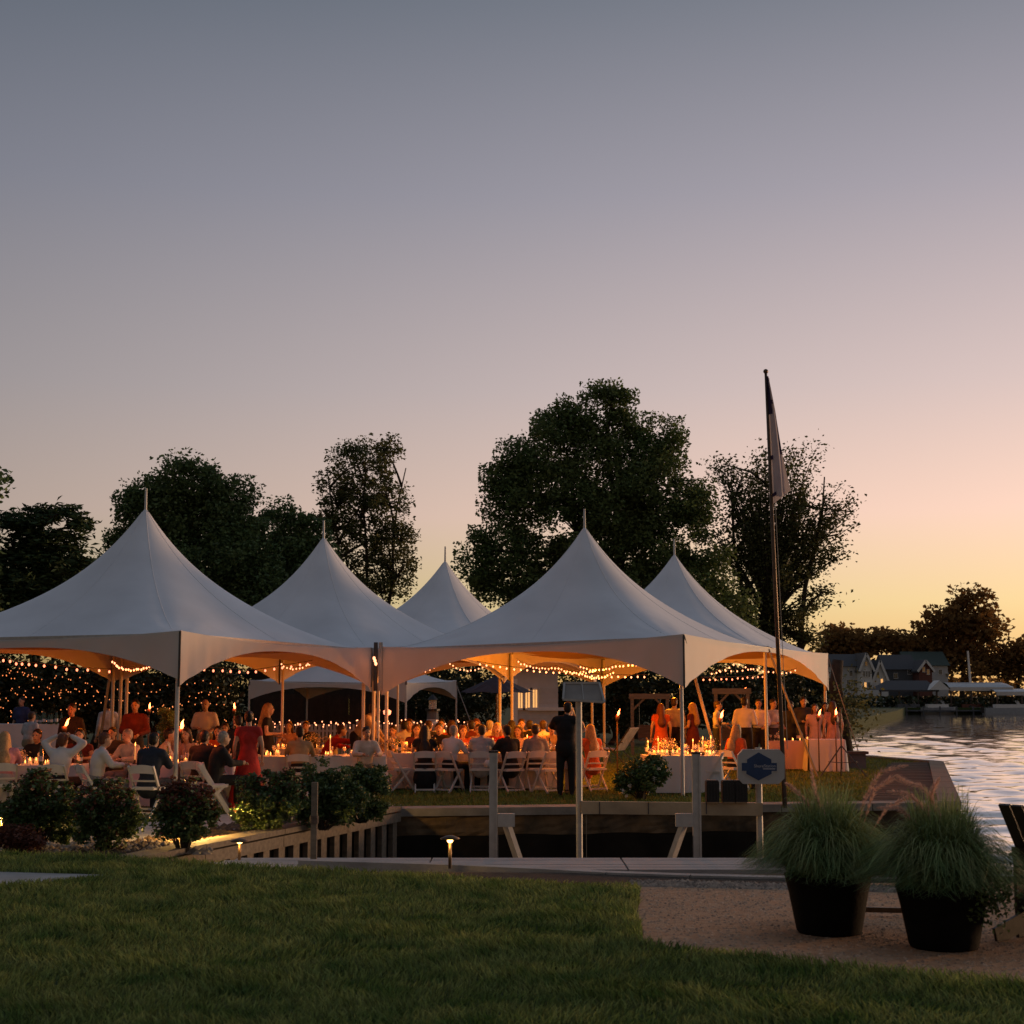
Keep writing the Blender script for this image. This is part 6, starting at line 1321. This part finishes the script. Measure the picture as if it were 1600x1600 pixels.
gable('grey-green roofed house behind the boathouse on the far shore', 1420, 1482, 1040, 1017, Yh + 16, 'siding_grey', 'roof_green', 'y', [(1470, 1050, 5, 8, 'pane_dark'), (1480, 1055, 5, 6, 'pane_dark')])
def canopy(label, pxl, pxr, pyt, pyb, Y, roof, posts=4, gab=None, curve=False):
    a, b_ = X(pxl, Y, 0), X(pxr, Y, 0); z1, z0_ = P(pxl, pyt, Y)[2], P(pxl, pyb, Y)[2]; t = thing('boat_shelter', label, 'boat shelter', ((a + b_) / 2, Y, WZ), 0, 'boat shelters on the far shore'); d_ = 7
    if not curve:
        MB().add([(a, Y, z0_), (b_, Y, z0_), (b_ - .8, Y + d_ / 2, z1), (a + 2.0, Y + d_ / 2, z1), (a, Y + d_, z0_), (b_, Y + d_, z0_)], [(0, 1, 2, 3), (3, 2, 5, 4), (0, 3, 4), (1, 5, 2)]).build('roof', roof, t, world=True)
        MB().box(((a + b_) / 2, Y - .05, z0_ - .12), (b_ - a, .12, .26)).build('fascia', roof, t, world=True)
    else:
        MB().grid(lambda u, v: (a + (b_ - a) * u, Y + d_ * v, z0_ + (z1 - z0_) * math.sin(math.pi * min(1, max(0, v))) ** .6 * (1 if u < .9 else math.cos((u - .9) * 12))), 20, 10).build('cover', roof, t, smooth=True, world=True)
        MB().box(((a + b_) / 2, Y - .03, z0_ - .25), (b_ - a - .3, .08, .55)).build('side_curtain', roof, t, world=True)
    for i in range(posts):
        xx = a + .3 + (b_ - a - .6) * i / (posts - 1)
        MB().box((xx, Y + .2, (z0_ + WZ - .5) / 2), (.22, .22, z0_ - WZ + .5)).build('post', 'wood_brown', t, world=True)
    if gab:
        ga, gb = X(gab[0], Y - 1, 0), X(gab[1], Y - 1, 0); gt = P(gab[0], gab[2], Y - 1)[2]
        MB().add([(ga, Y - 1, z0_), (gb, Y - 1, z0_), ((ga + gb) / 2, Y - 1, gt), (ga, Y + 2, z0_), (gb, Y + 2, z0_), ((ga + gb) / 2, Y + 2, gt)], [(0, 1, 2), (0, 2, 5, 3), (1, 4, 5, 2)]).build('white_gable', 'trim', t, world=True)
    return t
canopy('dark-roofed boathouse with a white gable on the far shore', 1374, 1468, 1063, 1078, 225, 'roof_dark', 4, (1453, 1486, 1063))
canopy('long white boat canopy on the far shore', 1484, 1586, 1066, 1074, 224, 'silver_boat', 4, curve=True)
canopy('low pale boat canopy at the right edge of the far shore', 1556, 1640, 1076, 1081, 222, 'silver_boat', 3, curve=True)
def boat(label, px, Y, ln, cover, wind=True):
    t = thing('boat', label, 'boat', (X(px, Y, 0), Y, WZ), 0, 'boats moored at the far shore'); n = 8; vs = []
    for i in range(n + 1):
        u = i / n; w = 1.1 * (1 - max(0, u - .6) ** 2 * 5.5); x = (u - .5) * ln
        vs += [(x, -w, .95 + .15 * u), (x, -w * .7, .0), (x, w * .7, .0), (x, w, .95 + .15 * u)]
    fs = [(i * 4 + j, (i + 1) * 4 + j, (i + 1) * 4 + j + 1, i * 4 + j + 1) for i in range(n) for j in range(3)] + [(0, 1, 2, 3), tuple(n * 4 + k for k in (3, 2, 1, 0))] + [(i * 4 + 3, (i + 1) * 4 + 3, (i + 1) * 4, i * 4) for i in range(n)]
    MB().add(vs, fs).build('hull', 'silver_boat', t); MB().box((-.2, 0, 1.25), (ln * .55, 1.7, .5)).build('seat_cover', cover, t); MB().box((ln * .12, 0, 1.75), (.05, 1.5, .6), ry=R(-30)).build('windscreen', 'glass_clear', t); MB().box((-ln / 2 - .2, 0, .7), (.4, .4, .9)).build('outboard_motor', 'black_plastic', t)
boat('small boat with a dark cover under the dark-roofed boathouse', 1420, 224, 6, 'siding_dark'); boat('pale boat below the white gable on the far shore', 1466, 222.5, 5.5, 'trim'); boat('white boat moored at the right edge of the far shore', 1580, 219, 8, 'trim'); boat('low boat under the long white canopy', 1520, 224.5, 6, 'brick_red')
ms = thing('mast', 'thin pale mast standing on the far shore beside the tall tree', 'mast', (X(1519, 230), 230, 0)); MB().path([(0, 0, 0), (-.4, 0, P(1517, 1017, 230)[2])], [.22, .14], 6).build('pole', 'trim', ms); MB().box((-.2, 0, 2.5), (1.4, .08, .08)).build('spreader', 'trim', ms)
fd = thing('far_dock', 'low dark dock and bank along the far shore', 'dock', (X(1450, 221), 221.4, WZ))
for i in range(24): MB().box((X(1310 + i * 13, 221, 0), 221.4, -.45), (1.15, 1.6, .18)).build('plank_section', 'siding_dark', fd, world=True); 
for i in range(12): MB().box((X(1312 + i * 26, 221, 0), 220.8, -.6), (.2, .2, 1.6)).build('pile', 'siding_dark', fd, world=True)
tag(put('far_bank', leaf_mesh('far_bank', np.stack([rng.uniform(44, 90, 2600), rng.uniform(223, 235, 2600), rng.random(2600) * 1.6], 1), .8, 'leaf_hedge')), 'low dark greenery along the far bank', kind='stuff')
